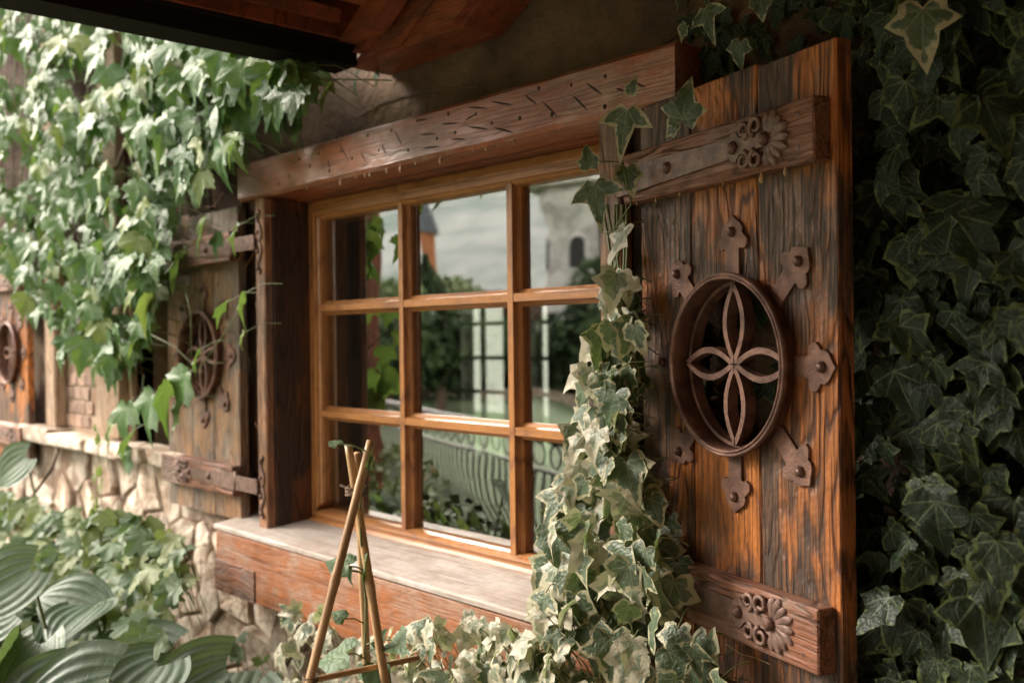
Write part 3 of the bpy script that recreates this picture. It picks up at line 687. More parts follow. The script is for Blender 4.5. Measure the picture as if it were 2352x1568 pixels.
for n_, (x0, x1) in enumerate(((a0, a1), (b0, b1))):
    bw = thing('room_window', ('two column' if n_ == 0 else 'narrow')+' window across the dark room, bright panes seen through the glass'+(' above the table' if n_ == 0 else ' right of the other one'), 'window')
    bm = bmesh.new(); wdt = .035
    box(bm, (x0, BY+.02, zw0), (x0+wdt, BY+.07, zw1)); box(bm, (x1-wdt, BY+.02, zw0), (x1, BY+.07, zw1)); box(bm, (x0+wdt, BY+.02, zw0), (x1-wdt, BY+.07, zw0+wdt)); box(bm, (x0+wdt, BY+.02, zw1-wdt), (x1-wdt, BY+.07, zw1)); obj('frame', bm, M['railing'], bw)
    bm = bmesh.new(); xm = (x0+x1)/2; box(bm, (xm-.018, BY+.025, zw0+wdt), (xm+.018, BY+.06, zw1-wdt)); obj('glazing_bar', bm, M['railing'], bw)
    for j in range(1, 5):
        z = zw0+(zw1-zw0)*j/5; 
        bm = bmesh.new(); box(bm, (x0+wdt, BY+.028, z-.016), (xm-.018, BY+.058, z+.016)); box(bm, (xm+.018, BY+.028, z-.016), (x1-wdt, BY+.058, z+.016)); obj('glazing_bar', bm, M['railing'], bw)
    bm = bmesh.new(); box(bm, (x0+.01, BY+.04, zw0+.01), (x1-.01, BY+.044, zw1-.01)); obj('pane', bm, M['glass'], bw)
bm = bmesh.new(); box(bm, (-20, 14, -.02), (-12, 14.3, 5)); 
for i in range(3): pass
wh = obj('white_house', bm, M['whitewall']); tag(wh, 'white rendered house wall glimpsed through the far window of the room', 'house')
# table in the room
tc = PZ(1195, 1125, .78); tb = thing('table', 'white cloth covered table inside the dark room, behind the lower panes', 'table', (tc.x, tc.y, 0))
bm = bmesh.new(); lathe(bm, [(0.001, .78), (.46, .78), (.475, .772), (.49, .55), (.48, .55), (.465, .765), (.001, .765)], (0, 0, 0), 40, 'z', closed=False); obj('tablecloth', bm, M['cloth'], tb, True)
for sx_ in (-1, 1):
    for sy_ in (-1, 1):
        bm = bmesh.new(); box(bm, (sx_*.28-.02, sy_*.28-.02, 0), (sx_*.28+.02, sy_*.28+.02, .764)); obj('leg', bm, M['railing'], tb)

# ------------------------------------------------------------ garden behind the camera, seen in the panes
def leafcloud(bm, c, r, n, s, squash=1, rnd=random):
    for _ in range(n):
        while True:
            p = Vector((rnd.uniform(-1, 1), rnd.uniform(-1, 1), rnd.uniform(-1, 1)))
            if p.length < 1: break
        p = p.normalized()*(p.length**.4); d = Vector((rnd.gauss(0, 1), rnd.gauss(0, 1), rnd.gauss(0, 1))).normalized(); a = d.orthogonal().normalized()*s*rnd.uniform(.5, 1.2); b = d.cross(a).normalized()*s*rnd.uniform(.4, .9)
        q = Vector(c)+Vector((p.x*r[0], p.y*r[1], p.z*r[2]))
        bm.faces.new([bm.verts.new(q+a), bm.verts.new(q+b), bm.verts.new(q-a), bm.verts.new(q-b)])
def tree(name, label, base, h, crown, mat, n=2600, s=.16, cone=False, cat='tree', group=None):
    t = thing(name, label, cat, base, group=group); bm = bmesh.new(); tube(bm, [(0, 0, -.1), (.05, 0, h*.4), (0, .05, h*.75)], .12, 7, r2=.05); obj('trunk', bm, M['bark'], t)
    bm = bmesh.new(); rr = random.Random(int(abs(base[0])*100))
    if cone:
        for k in range(14):
            f_ = k/13; leafcloud(bm, (0, 0, .3+h*.93*f_), (crown*(1-f_)**.7+.12, crown*(1-f_)**.7+.12, h*.09), n//14, s, rnd=rr)
    else:
        for k in range(12):
            a = rr.uniform(0, 6.28); q = rr.uniform(0, .6)*crown
            leafcloud(bm, (math.cos(a)*q, math.sin(a)*q, h*rr.uniform(.35, .82)), (crown*.55, crown*.55, h*.2), n//12, s, rnd=rr)
    obj('crown', bm, mat, t); return t
def g0(u, v, dep): p = RF(u, v, dep); p.z = -.02; return p
tp = g0(1348, 880, 31)
tower = thing('round_tower', 'round grey stone tower with arched windows reflected in the right panes', 'tower', tp)
facing = math.atan2(-tp.y, -tp.x)
bm = bmesh.new(); lathe(bm, [(1.45, -.1), (1.25, 1.2), (1.12, 3), (1.10, 4.9), (1.25, 5.3), (1.45, 5.6), (1.45, 6.1), (1.2, 6.1), (1.1, 6.2)], (0, 0, 0), 40, 'z', closed=False); obj('tower_wall', bm, M['towerstone'], tower, True)
bm = bmesh.new(); lathe(bm, [(1.95, 6.15), (1.95, 6.28), (1.7, 6.4), (.02, 7.6)], (0, 0, 0), 40, 'z', closed=False)
lathe(bm, [(1.93, 6.15), (1.2, 6.12)], (0, 0, 0), 40, 'z', closed=False); obj('tower_roof', bm, M['towerstone'], tower, False)
for da, zc, wd, hh in ((.32, 4.15, .21, .55), (-.42, 4.55, .26, .62), (1.4, 4.2, .21, .55), (.1, 1.2, .25, .5)):
    a = facing+da; d = Vector((math.cos(a), math.sin(a), 0)); q = Vector((-math.sin(a), math.cos(a), 0)); 
    def arch(wd, hh, off, rgt):
        bm = bmesh.new(); pts = [(-wd, -hh), (wd, -hh)]+[(wd*math.cos(rad(k)), hh*.45+wd*math.sin(rad(k))) for k in range(0, 181, 20)]
        A_ = [bm.verts.new(d*(rgt+off)+q*p[0]+Vector((0, 0, zc+p[1]))) for p in pts]; B_ = [bm.verts.new(d*(rgt-.3)+q*p[0]+Vector((0, 0, zc+p[1]))) for p in pts]
        bm.faces.new(A_)
        for i in range(len(pts)): bm.faces.new((A_[i], A_[(i+1) % len(pts)], B_[(i+1) % len(pts)], B_[i]))
        return bm
    R_t = 1.10 if zc > 2 else 1.27
    f_ = obj('window', arch(wd*1.35, hh*1.15, .05, R_t), M['towerstone'], tower); obj('window_recess', arch(wd, hh, .065, R_t), M['hole'], f_)
tu = g0(985, 620, 60)
tt = thing('turret_house', 'orange turret with pointed slate roof reflected above the trees', 'house', tu)
bm = bmesh.new(); lathe(bm, [(.6, 0), (.6, 8.2)], (0, 0, 0), 20, 'z', closed=False); obj('wall', bm, M['orange'], tt, True)
bm = bmesh.new(); lathe(bm, [(.85, 8.05), (.8, 8.3), (.35, 9.2), (.02, 10.3)], (0, 0, 0), 20, 'z', closed=False); obj('roof', bm, M['slate'], tt, True)
co_ = g0(1062, 690, 48); ch = thing('orange_house', 'small orange gabled house reflected between the trees', 'house', co_)
bm = bmesh.new(); box(bm, (-1.0, -1.5, 0), (1.0, 1.5, 2.4)); obj('wall', bm, M['orange'], ch); bm = bmesh.new(); prism(bm, [(-1.1, 2.3), (1.1, 2.3), (0, 3.2)], 'y', -1.6, 1.6); rf_ = obj('roof', bm, M['slate'], ch)
bm = bmesh.new(); box(bm, (-.3, -.3, 2.9), (.2, .2, 4.1)); obj('chimney', bm, M['orange'], rf_)
T_ = 'garden trees reflected in the panes'
for lab, u_, dep, h_, cr, mt, cone in (
    ('broad olive green tree reflected behind the turret, leftmost', 890, 24, 3.2, 1.6, 'olive', False), ('tall dark conifer reflected in the middle panes, left', 975, 26, 3.5, 1.5, 'hedge', True),
    ('dark rounded tree reflected below the turret', 1020, 29, 3.5, 1.7, 'olive', False), ('small green tree reflected left of the copper bush', 1090, 36, 3.2, 1.3, 'olive', False),
    ('copper red tree reflected beside the tower', 1150, 32, 3.2, 1.5, 'redbush', False), ('second copper tree reflected left of the tower', 1215, 36, 3.1, 1.3, 'redbush', False),
    ('dark green tree reflected right of the tower', 1390, 28, 4.2, 1.4, 'hedge', False), ('dark bushy tree reflected at the lawn edge', 900, 30, 2.9, 2.0, 'hedge', False), ('dark green tree reflected behind the low table wall', 1010, 22, 2.6, 1.6, 'hedge', False), ('dark shrub reflected in the right lower panes', 1340, 24, 2.6, 1.2, 'hedge', False)):
    tree('garden_tree', lab, g0(u_, 850, dep), h_, cr, M[mt], 2400, .15, cone, group=T_)
hp0, hp1 = g0(820, 870, 34), g0(1420, 870, 25)
hg = bmesh.new(); rr = random.Random(3)
for k in range(30):
    p = hp0.lerp(hp1, k/29); leafcloud(hg, (p.x, p.y, .9), (1.1, 1.1, 1.2), 160, .22, rnd=rr)
for k in range(20): pass
tag(obj('hedge', hg, M['hedge']), 'long dark hedge along the far edge of the lawn, reflected', 'hedge')
# stone border of the lawn
bm = bmesh.new(); q0, q1 = g0(840, 880, 30), g0(1420, 885, 23); dd = (q1-q0).normalized(); nn = Vector((-dd.y, dd.x, 0))
for a_, b_ in ((q0, q1),):
    A4 = [a_-nn*.15, b_-nn*.15, b_+nn*.15, a_+nn*.15]
    lo_ = [bm.verts.new((p.x, p.y, -.02)) for p in A4]; hi_ = [bm.verts.new((p.x, p.y, .22)) for p in A4]
    bm.faces.new(hi_); [bm.faces.new((lo_[i], lo_[(i+1) % 4], hi_[(i+1) % 4], hi_[i])) for i in range(4)]
tag(obj('lawn_border', bm, M['stone']), 'low pale stone border at the far edge of the lawn', 'kerb')
# railing with bellied balusters
r0, r1 = RF(845, 915, 9.9), RF(1420, 1045, 5.0); r0.z = r1.z = 0
rl = thing('iron_railing', 'brown iron railing with bellied balusters reflected in the lower panes', 'railing', r0)
dv = (r1-r0); Lr = dv.length; dv.normalize(); nv = Vector((-dv.y, dv.x, 0))
if nv.dot(-r0) < 0: nv = -nv
bm = bmesh.new()
for z, th in ((1.0, .028), (.80, .012), (.06, .02)): tube(bm, [Vector((0, 0, z)), dv*Lr+Vector((0, 0, z))], th, 6)
obj('rail', bm, M['railing'], rl)
bel = [(0.0, .80), (.0, .66), (.02, .5), (.10, .32), (.15, .2), (.12, .1), (.04, .06)]
bal = None
nb = int(Lr/.115)
for k in range(nb):
    if bal is None:
        bm = bmesh.new(); tube(bm, [nv*a+Vector((0, 0, z)) for a, z in bel], .010, 5); o = obj('baluster', bm, M['railing'], rl, True); bal = o.data
    else: o = link('baluster', bal, rl)
    o.location = dv*(k+.5)*.115
rgm = bmesh.new()
for k in range(nb//2):
    c = dv*(k*.23+.115)+Vector((0, 0, .90)); path = [c+dv*.085*math.cos(t_)*(1-.12*j/10)+Vector((0, 0, .075*math.sin(t_)*(1-.12*j/10))) for j, t_ in enumerate([i*rad(36) for i in range(11)])]; tube(rgm, path, .008, 4)
stuff(obj('scrollwork', rgm, M['railing'], rl))
pp = RF(853, 800, 7.0); bm = bmesh.new(); box(bm, (pp.x-.05, pp.y-.05, 0), (pp.x+.05, pp.y+.05, 2.6), .005); tag(obj('garden_post', bm, M['rafter']), 'slim brown wooden post reflected in the left column of panes', 'post')
# bushes between the railing and the window (reflected low)
for u_, v_, dep, mt, lab in ((880, 1060, 6.6, 'olive', 'low green bush with orange flowers reflected in the lower left pane'), (905, 1150, 5.2, 'olive', 'soft green ferny bush reflected at the foot of the lower left pane'), (990, 1190, 4.6, 'hedge', 'dark low bush reflected at the foot of the middle pane')):
    p = RF(u_, v_, dep); t = thing('bush', lab, 'bush', (p.x, p.y, 0), group='low bushes reflected in the panes'); bm = bmesh.new(); rr = random.Random(u_)
    leafcloud(bm, (0, 0, p.z*.6), (.45, .45, p.z*.55), 700, .035, rnd=rr); obj('foliage', bm, M[mt], t)
    if u_ == 880:
        bm = bmesh.new(); leafcloud(bm, (0, 0, p.z*.9), (.35, .35, .15), 40, .03, rnd=rr); obj('flower', bm, M['orange'], t)
# mountain
bm = bmesh.new(); nx_, ny_ = 60, 24; rows = []
mdir = (RF(1100, 600, 100)-RF(1100, 600, 0)); mdir.z = 0; mdir.normalize(); mside = Vector((-mdir.y, mdir.x, 0))
for j in range(ny_+1):
    row_ = []
    for i in range(nx_+1):
        a = (i/nx_-.5)*1500; b = 300+j*26; p = mdir*b+mside*a
        h = 300*(j/ny_)**1.0*(.82+.35*noise.noise(Vector((a*.003, b*.004, 2))))+22*noise.noise(Vector((a*.02, b*.02, 5)))*(j/ny_)
        row_.append(bm.verts.new((p.x, p.y, h-.5)))
    rows.append(row_)
for j in range(ny_):
    for i in range(nx_): bm.faces.new((rows[j][i], rows[j][i+1], rows[j+1][i+1], rows[j+1][i]))
struct(obj('mountain', bm, M['hill'], smooth=True))

# ------------------------------------------------------------ leaves
def leafmesh(name, half, seed, mat, bend=.25, fold=.18, wave=.05, mids=(.55,), center=(0, .16), tipcurl=.15):
    rr = random.Random(seed); pts = list(half)+[(-x, y) for x, y in half[-2:0:-1]]
    pts = [(x*(1+rr.uniform(-.05, .05))+rr.uniform(-.012, .012), y+rr.uniform(-.015, .015)) for x, y in pts]
    cx0, cy0 = center; asym = rr.uniform(-.12, .12)
    me = bpy.data.meshes.new(name); V = [(cx0, cy0, 0)]; E_ = [0.0]; Fc = []; n_ = len(pts)
    sc_ = list(mids)+[1.0]
    for s_ in sc_:
        for (x, y) in pts: V.append((cx0+(x-cx0)*s_, cy0+(y-cy0)*s_, s_)); E_.append(s_)
    for k in range(n_): Fc.append((0, 1+k, 1+(k+1) % n_))
    for q in range(len(sc_)-1):
        b0 = 1+q*n_; b1 = b0+n_
        for k in range(n_): Fc.append((b0+k, b1+k, b1+(k+1) % n_, b0+(k+1) % n_))
    ph = rr.uniform(0, 6.28); ph2 = rr.uniform(0, 6.28); out = []
    for (x, y, s_) in V:
        z = -bend*(y-.1)**2*.9+fold*abs(x)-.35*fold*x*x*2
        a = math.atan2(x, y+.001); z += wave*s_*math.sin(a*5+ph)*abs(s_)+wave*.7*math.sin(a*9+ph2)*s_*s_+asym*x
        if y > .7: z -= tipcurl*(y-.7)
        out.append((x, y, z))
    me.from_pydata(out, [], Fc); me.update()
    at = me.attributes.new('leafco', 'FLOAT_VECTOR', 'POINT')
    for i, (x, y, s_) in enumerate(V): at.data[i].vector = (x, y, E_[i])
    for p in me.polygons: p.use_smooth = True
    me.materials.append(mat); return me
IVY = [(0, -.02), (.10, -.15), (.27, -.22), (.42, -.12), (.42, .04), (.66, .26), (.46, .40), (.30, .46), (.25, .66), (.13, .88), (0, 1.1)]
IVY2 = [(0, 0), (.13, -.14), (.30, -.14), (.42, .02), (.46, .2), (.52, .38), (.34, .5), (.27, .62), (.18, .80), (.08, .95), (0, 1.05)]
IVYS = [(0, 0), (.15, -.12), (.32, -.05), (.55, .12), (.74, .42), (.50, .42), (.28, .46), (.20, .7), (.11, 1.0), (.05, 1.2), (0, 1.38)]
BOS = [(0, 0), (.08, -.08), (.24, -.10), (.36, -.01), (.50, .04), (.52, .16), (.66, .28), (.64, .42), (.76, .62), (.60, .58), (.46, .66), (.34, .60), (.28, .72), (.24, .90), (.14, 1.02), (.10, 1.2), (0, 1.42)]
CLU = [(0, 0), (.2, -.02), (.34, .1), (.52, .12), (.56, .3), (.42, .42), (.56, .6), (.44, .74), (.24, .68), (.22, .9), (.1, 1.02), (0, 1.0)]
BEAN = [(0, .02), (.12, -.12), (.32, -.14), (.46, .02), (.45, .24), (.36, .46), (.24, .66), (.12, .84), (0, 1.02)]
def kit(nm, shapes, mat, n=6, **kw): return [leafmesh(nm, shapes[i % len(shapes)], 100+i, mat, bend=kw.get('bend', .25)*random.Random(i).uniform(.2, 1.8), fold=kw.get('fold', .2)*random.Random(i+50).uniform(-.5, 1.5), wave=kw.get('wave', .05), tipcurl=kw.get('tipcurl', .15)*random.Random(i+9).uniform(-.4, 1.6)) for i in range(n)]
K_var = kit('ivy_leaf', [IVY, IVYS, IVY2, IVY, IVY2], M['ivy_var'], 15, wave=.04, fold=.16, bend=.22)
K_pale = kit('ivy_leaf', [IVY, IVY2, IVYS], M['ivy_pale'], 9, wave=.06, fold=.25, bend=.3)
K_dark = kit('ivy_leaf', [IVY, IVY2, IVYS, IVY], M['ivy_shade'], 14, wave=.06, fold=.2, bend=.25)
K_bos = kit('vine_leaf', [BOS], M['boston'], 8, wave=.05, fold=.18, bend=.16, tipcurl=.3)
K_clu = kit('clump_leaf', [CLU], M['clump'], 6, wave=.05, fold=.25, bend=.3)
K_bean = kit('bean_leaf', [BEAN], M['bean'], 3, wave=.04, fold=.25)

def orient(tip, nrm):
    t = Vector(tip).normalized(); n_ = Vector(nrm); n_ = (n_-t*n_.dot(t)).normalized(); x = t.cross(n_)
    return Matrix(((x.x, t.x, n_.x), (x.y, t.y, n_.y), (x.z, t.z, n_.z)))
def inpoly(x, y, poly):
    c = False; j = len(poly)-1
    for i in range(len(poly)):
        if ((poly[i][1] > y) != (poly[j][1] > y)) and x < (poly[j][0]-poly[i][0])*(y-poly[i][1])/(poly[j][1]-poly[i][1])+poly[i][0]: c = not c
        j = i
    return c
class Plant:
    """collects leaves; the ones nearest the front become parts, the rest one joined part"""
    def __init__(s, t, mat_stem, leafname='leaf'): s.t = t; s.L = []; s.stem = bmesh.new(); s.ms = mat_stem; s.nm = leafname
    def leaf(s, me, p, tip, nrm, size, petiole=None, prio=None):
        Mx = orient(tip, nrm).to_4x4(); Mx = Matrix.Translation(p) @ Mx @ Matrix.Scale(size, 4); s.L.append((prio if prio is not None else size/((Vector(p)-EYE).length), me, Mx))
        if petiole is not None:
            a = Vector(p); b = Vector(petiole); m_ = a.lerp(b, .5)+Vector((0, 0, .25*(a-b).length*.5)); tube(s.stem, [b, m_, a], .0014, 3, False)
    def finish(s, maxn=290):
        s.L.sort(key=lambda q: -q[0]); top, rest = s.L[:maxn], s.L[maxn:]
        for _, me, Mx in top:
            o = link(s.nm, me, s.t); o.matrix_local = Mx
        if rest:
            vs_, fs_, at_ = [], [], []
            for _, me, Mx in rest:
                b = len(vs_)
                vs_ += [tuple(Mx @ v.co) for v in me.vertices]; fs_ += [tuple(b+i for i in p.vertices) for p in me.polygons]
                at_ += [tuple(d.vector) for d in me.attributes['leafco'].data]
            me2 = bpy.data.meshes.new(s.nm); me2.from_pydata(vs_, [], fs_); me2.update(); A = me2.attributes.new('leafco', 'FLOAT_VECTOR', 'POINT')
            A.data.foreach_set('vector', [c for v in at_ for c in v])
            me2.polygons.foreach_set('use_smooth', [True]*len(me2.polygons)); me2.materials.append(rest[0][1].materials[0])
            stuff(link('small_leaves', me2, s.t))
        if len(s.stem.verts): stuff(obj('stems', s.stem, s.ms, s.t, True))
        else: s.stem.free()

# --- vine on the left wall: two plants, one each side of the old post
def boston(label, poly, n, seed, sz=(.058, .108)):
    rr = random.Random(seed); t = thing('climbing_vine', label, 'vine', group='leafy vines covering the left wall'); pl = Plant(t, M['stem'])
    xs_ = [p[0] for p in poly]; ys_ = [p[1] for p in poly]; k = 0; tries = 0
    while k < n and tries < n*30:
        tries += 1; u, v = rr.uniform(min(xs_), max(xs_)), rr.uniform(min(ys_), max(ys_))
        if not inpoly(u, v, poly): continue
        # thin the mass by clumps so that wall shows in gaps
        if noise.noise(Vector((u*.013, v*.009, seed))) < -.27: continue
        dy = rr.random()**1.3*.27; y = 1.62-dy; p = P(u, v, y)
        s_ = rr.uniform(*sz)
        tip = Vector((rr.gauss(-.25, .38), rr.gauss(-.25, .22), -1)); nrm = Vector((rr.gauss(.38, .42), -1, rr.gauss(.55, .32)))
        p = p+Vector((0, 0, s_*.5)); pl.leaf(rr.choice(K_bos), p, tip, nrm, s_*rr.choice((1, 1, .8)), Vector((p.x+rr.uniform(-.02, .14), min(p.y+.16, 1.7), p.z-rr.uniform(-.02, .06))) if rr.random() < .55 else None, prio=s_*(.5+dy))
        k += 1
    # woody runners
    for q in range(5):
        u0 = rr.uniform(min(xs_)+30, max(xs_)-(60 if seed == 11 else 300)); pts = []
        for i in range(9):
            a = P(u0+rr.uniform(-14, 14)+i*6, min(ys_)+(max(ys_)-min(ys_))*i/8*.85, 1.66); pts.append(a)
        tube(pl.stem, pts, .004, 5)
    pl.finish(); return t
boston('dense glossy green vine hanging left of the old timber post', [(-60, -60), (110, -60), (262, 30), (268, 470), (300, 620), (250, 840), (170, 850), (100, 790), (40, 660), (-60, 540)], 640, 11)
boston('dense glossy green vine between the timber post and the lintel', [(300, 40), (420, 70), (650, 120), (735, 170), (690, 250), (600, 290), (530, 360), (470, 420), (420, 450), (400, 560), (375, 670), (335, 750), (310, 850), (230, 880), (190, 740), (250, 600), (318, 470), (290, 300)], 640, 12)
# trailing shoots of that vine: leaves over the middle shutter and the lower wall
t = thing('vine_shoot', 'loose trailing vine shoot with pale green leaves across the middle shutter', 'vine'); pl = Plant(t, M['stem']); rr = random.Random(4)
for (u, v, s_, y) in ((430, 880, .13, 1.42), (390, 900, .14, 1.40), (350, 930, .15, 1.40), (455, 830, .07, 1.45), (560, 700, .085, 1.50), (520, 720, .075, 1.5), (500, 560, .07, 1.52), (545, 545, .07, 1.5), (470, 530, .10, 1.5), (420, 600, .12, 1.5), (560, 790, .05, 1.52), (290, 950, .13, 1.45), (310, 1010, .12, 1.45), (300, 1060, .1, 1.46), (260, 980, .11, 1.5), (415, 955, .1, 1.43), (705, 240, .13, 1.58), (760, 215, .08, 1.6), (820, 190, .05, 1.62), (870, 185, .04, 1.66), (690, 290, .11, 1.56), (650, 250, .11, 1.56)):
    p = P(u, v-25, y); pl.leaf(rr.choice(K_bos), p, (rr.gauss(-.5, .3), -.2, -1), (rr.gauss(-.1, .3), -.8, rr.gauss(.8, .3)), s_, p+Vector((.10, .08, .03)))
for (a, b) in (((330, 760), (455, 850)), ((455, 850), (560, 700)), ((330, 860), (300, 1010)), ((640, 200), (900, 185)), ((420, 640), (440, 820))):
    tube(pl.stem, [P(*a, 1.52), P((a[0]+b[0])/2+8, (a[1]+b[1])/2-10, 1.50), P(*b, 1.50)], .0022, 5)
pl.finish()
# bare tendrils hanging on the wall and shutters
t = thing('dry_tendrils', 'dry reddish vine tendrils clinging to the plaster and the middle shutter', 'tendrils'); bm = bmesh.new(); rr = random.Random(8)
for k in range(34):
    u, v = rr.choice([(rr.uniform(100, 330), rr.uniform(700, 960)), (rr.uniform(395, 540), rr.uniform(640, 1150)), (rr.uniform(330, 540), rr.uniform(420, 620)), (rr.uniform(0, 70), rr.uniform(850, 1000)), (rr.uniform(560, 600), rr.uniform(480, 1180))]); y = 1.635 if u > 395 else 1.70
    pts = [P(u, v, y)]; d = Vector((rr.gauss(0, 1), 0, rr.gauss(-.3, 1))).normalized()
    for i in range(5): d = (d+Vector((rr.gauss(0, .35), 0, rr.gauss(0, .35)))).normalized(); pts.append(pts[-1]+d*.03+Vector((0, rr.uniform(-.003, .003), 0)))
    tube(bm, pts, .0013, 3, False)
stuff(obj('tendril', bm, M['red'], t))
t = thing('bare_vine', 'bare woody vine stem curling across the plaster near the timber post', 'stem'); bm = bmesh.new()
tube(bm, [P(190, 425, 1.6), P(215, 415, 1.56), P(240, 402, 1.56), P(268, 382, 1.62), P(285, 340, 1.66)], .009, 7); tube(bm, [P(60, 1160, 1.5), P(95, 1110, 1.5), P(120, 1075, 1.52), P(130, 1040, 1.6), P(142, 985, 1.68)], .008, 6); obj('stem', bm, M['bark'], t, True)
# wall cables / plaster cracks lines above lintel
t = thing('wall_runner', 'thin bare ivy runners crossing the plaster above the lintel', 'stem'); bm = bmesh.new()
for pts in ([(1430, 150), (1500, 120), (1560, 75), (1620, 30)], [(1440, 145), (1520, 122), (1575, 88), (1640, 50)], [(830, 265), (900, 225), (1000, 205), (1100, 200)], [(870, 240), (930, 222), (1010, 215)]):
    tube(bm, [P(a, b, WY-.003) for a, b in pts], .0022, 5)
obj('runner', bm, M['bark'], t)

# --- variegated ivy up the right post
t = thing('post_ivy', 'variegated green and cream ivy hanging down the right window post', 'ivy'); pl = Plant(t, M['stem']); rr = random.Random(21)
manual = [(1440, 250, .10, (-.15, -.1, -1), (.45, -.85, .3), 1.45, 1), (1448, 215, .045, (.35, 0, 1), (.3, -.9, .3), 1.45, 2), (1568, 275, .09, (.2, -.1, 1), (.3, -.9, .3), 1.42, 0), (1555, 285, .05, (-.9, 0, -.4), (0, -1, .2), 1.42, 2),
    (1355, 385, .06, (-.1, -.2, 1), (.4, -.8, .3), 1.45, 2), (1365, 420, .10, (.25, -.1, -1), (.35, -.8, .3), 1.44, 1), (1440, 385, .075, (.2, 0, -1), (.4, -.8, .1), 1.53, 2)]
for u, v, s_, tip, nrm, y, ki in manual: pl.leaf(K_var[ki], P(u, v, y), tip, nrm, s_*.78)
def band(t):  # centre u, half width, as the ivy goes down: v
    pts = [(500, 1408, 28), (600, 1415, 36), (700, 1425, 36), (800, 1415, 44), (900, 1392, 68), (1000, 1395, 62), (1100, 1400, 95), (1200, 1400, 140), (1300, 1405, 150), (1400, 1410, 160), (1500, 1420, 215), (1580, 1430, 240)]
    for a, b in zip(pts, pts[1:]):
        if a[0] <= t <= b[0]: f_ = (t-a[0])/(b[0]-a[0]); return a[1]+(b[1]-a[1])*f_, a[2]+(b[2]-a[2])*f_
    return pts[-1][1:]
for k in range(290):
    v = 535+1065*rr.random()**.60; c_, hw = band(v); u = c_+rr.uniform(-1, 1)*hw
    deep = rr.random(); y = 1.60-deep*(.10+.16*(v-500)/1050); p = P(u, v, y); s_ = rr.uniform(.042, .082)*(1+.1*(v > 1100))
    pl.leaf(rr.choice(K_var if rr.random() < .72 or u > 1470 else K_pale), p+Vector((0, 0, s_*.4)), (rr.gauss(-.1, .45), rr.gauss(-.2, .3), -1), (rr.gauss(.1, .5), -.9, rr.gauss(.4, .4)), s_, Vector((p.x+rr.uniform(-.03, .05), p.y+.05, p.z+rr.uniform(.0, .06))), prio=deep+s_*3)
for k in range(7):
    u0 = 1420+rr.uniform(-25, 25); tube(pl.stem, [P(u0+rr.uniform(-16, 16)+(i*rr.uniform(-6, 6)), 470+i*110, 1.58-.012*i) for i in range(11)], .003, 5)
tube(pl.stem, [P(1375, 372, 1.47), P(1430, 372, 1.50), P(1450, 470, 1.56), P(1400, 540, 1.55)], .002, 5); tube(pl.stem, [P(1390, 535, 1.5), P(1430, 522, 1.52), P(1475, 505, 1.58)], .002, 5)
pl.finish(295)
# --- ivy under the sill
t = thing('sill_ivy', 'pale cream and green ivy bushing up below the window sill', 'ivy'); pl = Plant(t, M['stem']); rr = random.Random(22)
def topv(u):
    pts = [(630, 1480), (660, 1410), (700, 1400), (760, 1420), (800, 1480), (870, 1480), (940, 1460), (980, 1430), (1060, 1440), (1090, 1400), (1130, 1395), (1170, 1430), (1200, 1470), (1290, 1400), (1330, 1330)]
    for a, b in zip(pts, pts[1:]):
        if a[0] <= u <= b[0]: f_ = (u-a[0])/(b[0]-a[0]); return a[1]+(b[1]-a[1])*f_
    return 1450
for k in range(330):
    u = rr.uniform(640, 1330); v0 = topv(u); v = v0+(1680-v0)*rr.random()**.85
    if u < 930 and v > 1520 and rr.random() < .6: continue
    deep = rr.random(); y = 1.53-deep*.22; p = P(u, v, y); s_ = rr.uniform(.035, .065)
    pl.leaf(rr.choice(K_pale if rr.random() < .72 else K_var), p+Vector((0, 0, s_*.3)), (rr.gauss(-.2, .5), rr.gauss(-.2, .3), rr.gauss(-.7, .5)), (rr.gauss(-.2, .45), -.75, rr.gauss(.7, .4)), s_, Vector((p.x+rr.uniform(-.03, .03), p.y+.05, p.z-.06)), prio=deep+s_*3)
pl.finish(295)
# --- dark ivy wall on the right
def dark_ivy(label, poly, n, seed, y0, y1, sz):
    t = thing('wall_ivy', label, 'ivy', group='dark ivy covering the wall on the right'); pl = Plant(t, M['bark']); rr = random.Random(seed)
    xs_ = [p[0] for p in poly]; ys_ = [p[1] for p in poly]; k = 0
    while k < n:
        u, v = rr.uniform(min(xs_), max(xs_)), rr.uniform(min(ys_), max(ys_))
        if not inpoly(u, v, poly): continue
        deep = rr.random()*(1 if u > 2040 else max(0, (u-1940)/100)); y = y0+(y1-y0)*deep; p = P(u, v, y); s_ = rr.uniform(*sz)*(.75 if u < 2000 else 1)*(1 if rr.random() < .75 else 1.35)
        pl.leaf(rr.choice(K_dark), p+Vector((0, 0, s_*.4)), (rr.gauss(0, .55), rr.gauss(-.1, .3), -1), (rr.gauss(-.1, .4), -1, rr.gauss(.3, .38)), s_, Vector((p.x, p.y+.05, p.z+.03)) if rr.random() < .3 else None, prio=deep*.6+s_*4); k += 1
    pl.finish(298)
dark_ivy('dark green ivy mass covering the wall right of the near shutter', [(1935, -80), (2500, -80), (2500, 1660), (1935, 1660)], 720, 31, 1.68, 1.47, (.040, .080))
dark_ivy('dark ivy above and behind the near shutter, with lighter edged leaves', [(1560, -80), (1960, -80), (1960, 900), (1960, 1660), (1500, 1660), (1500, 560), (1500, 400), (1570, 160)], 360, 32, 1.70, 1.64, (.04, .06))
t = thing('wall_ivy', 'few large yellow edged ivy leaves hanging above the near shutter', 'ivy', group='dark ivy covering the wall on the right'); pl = Plant(t, M['bark']); rr = random.Random(77)
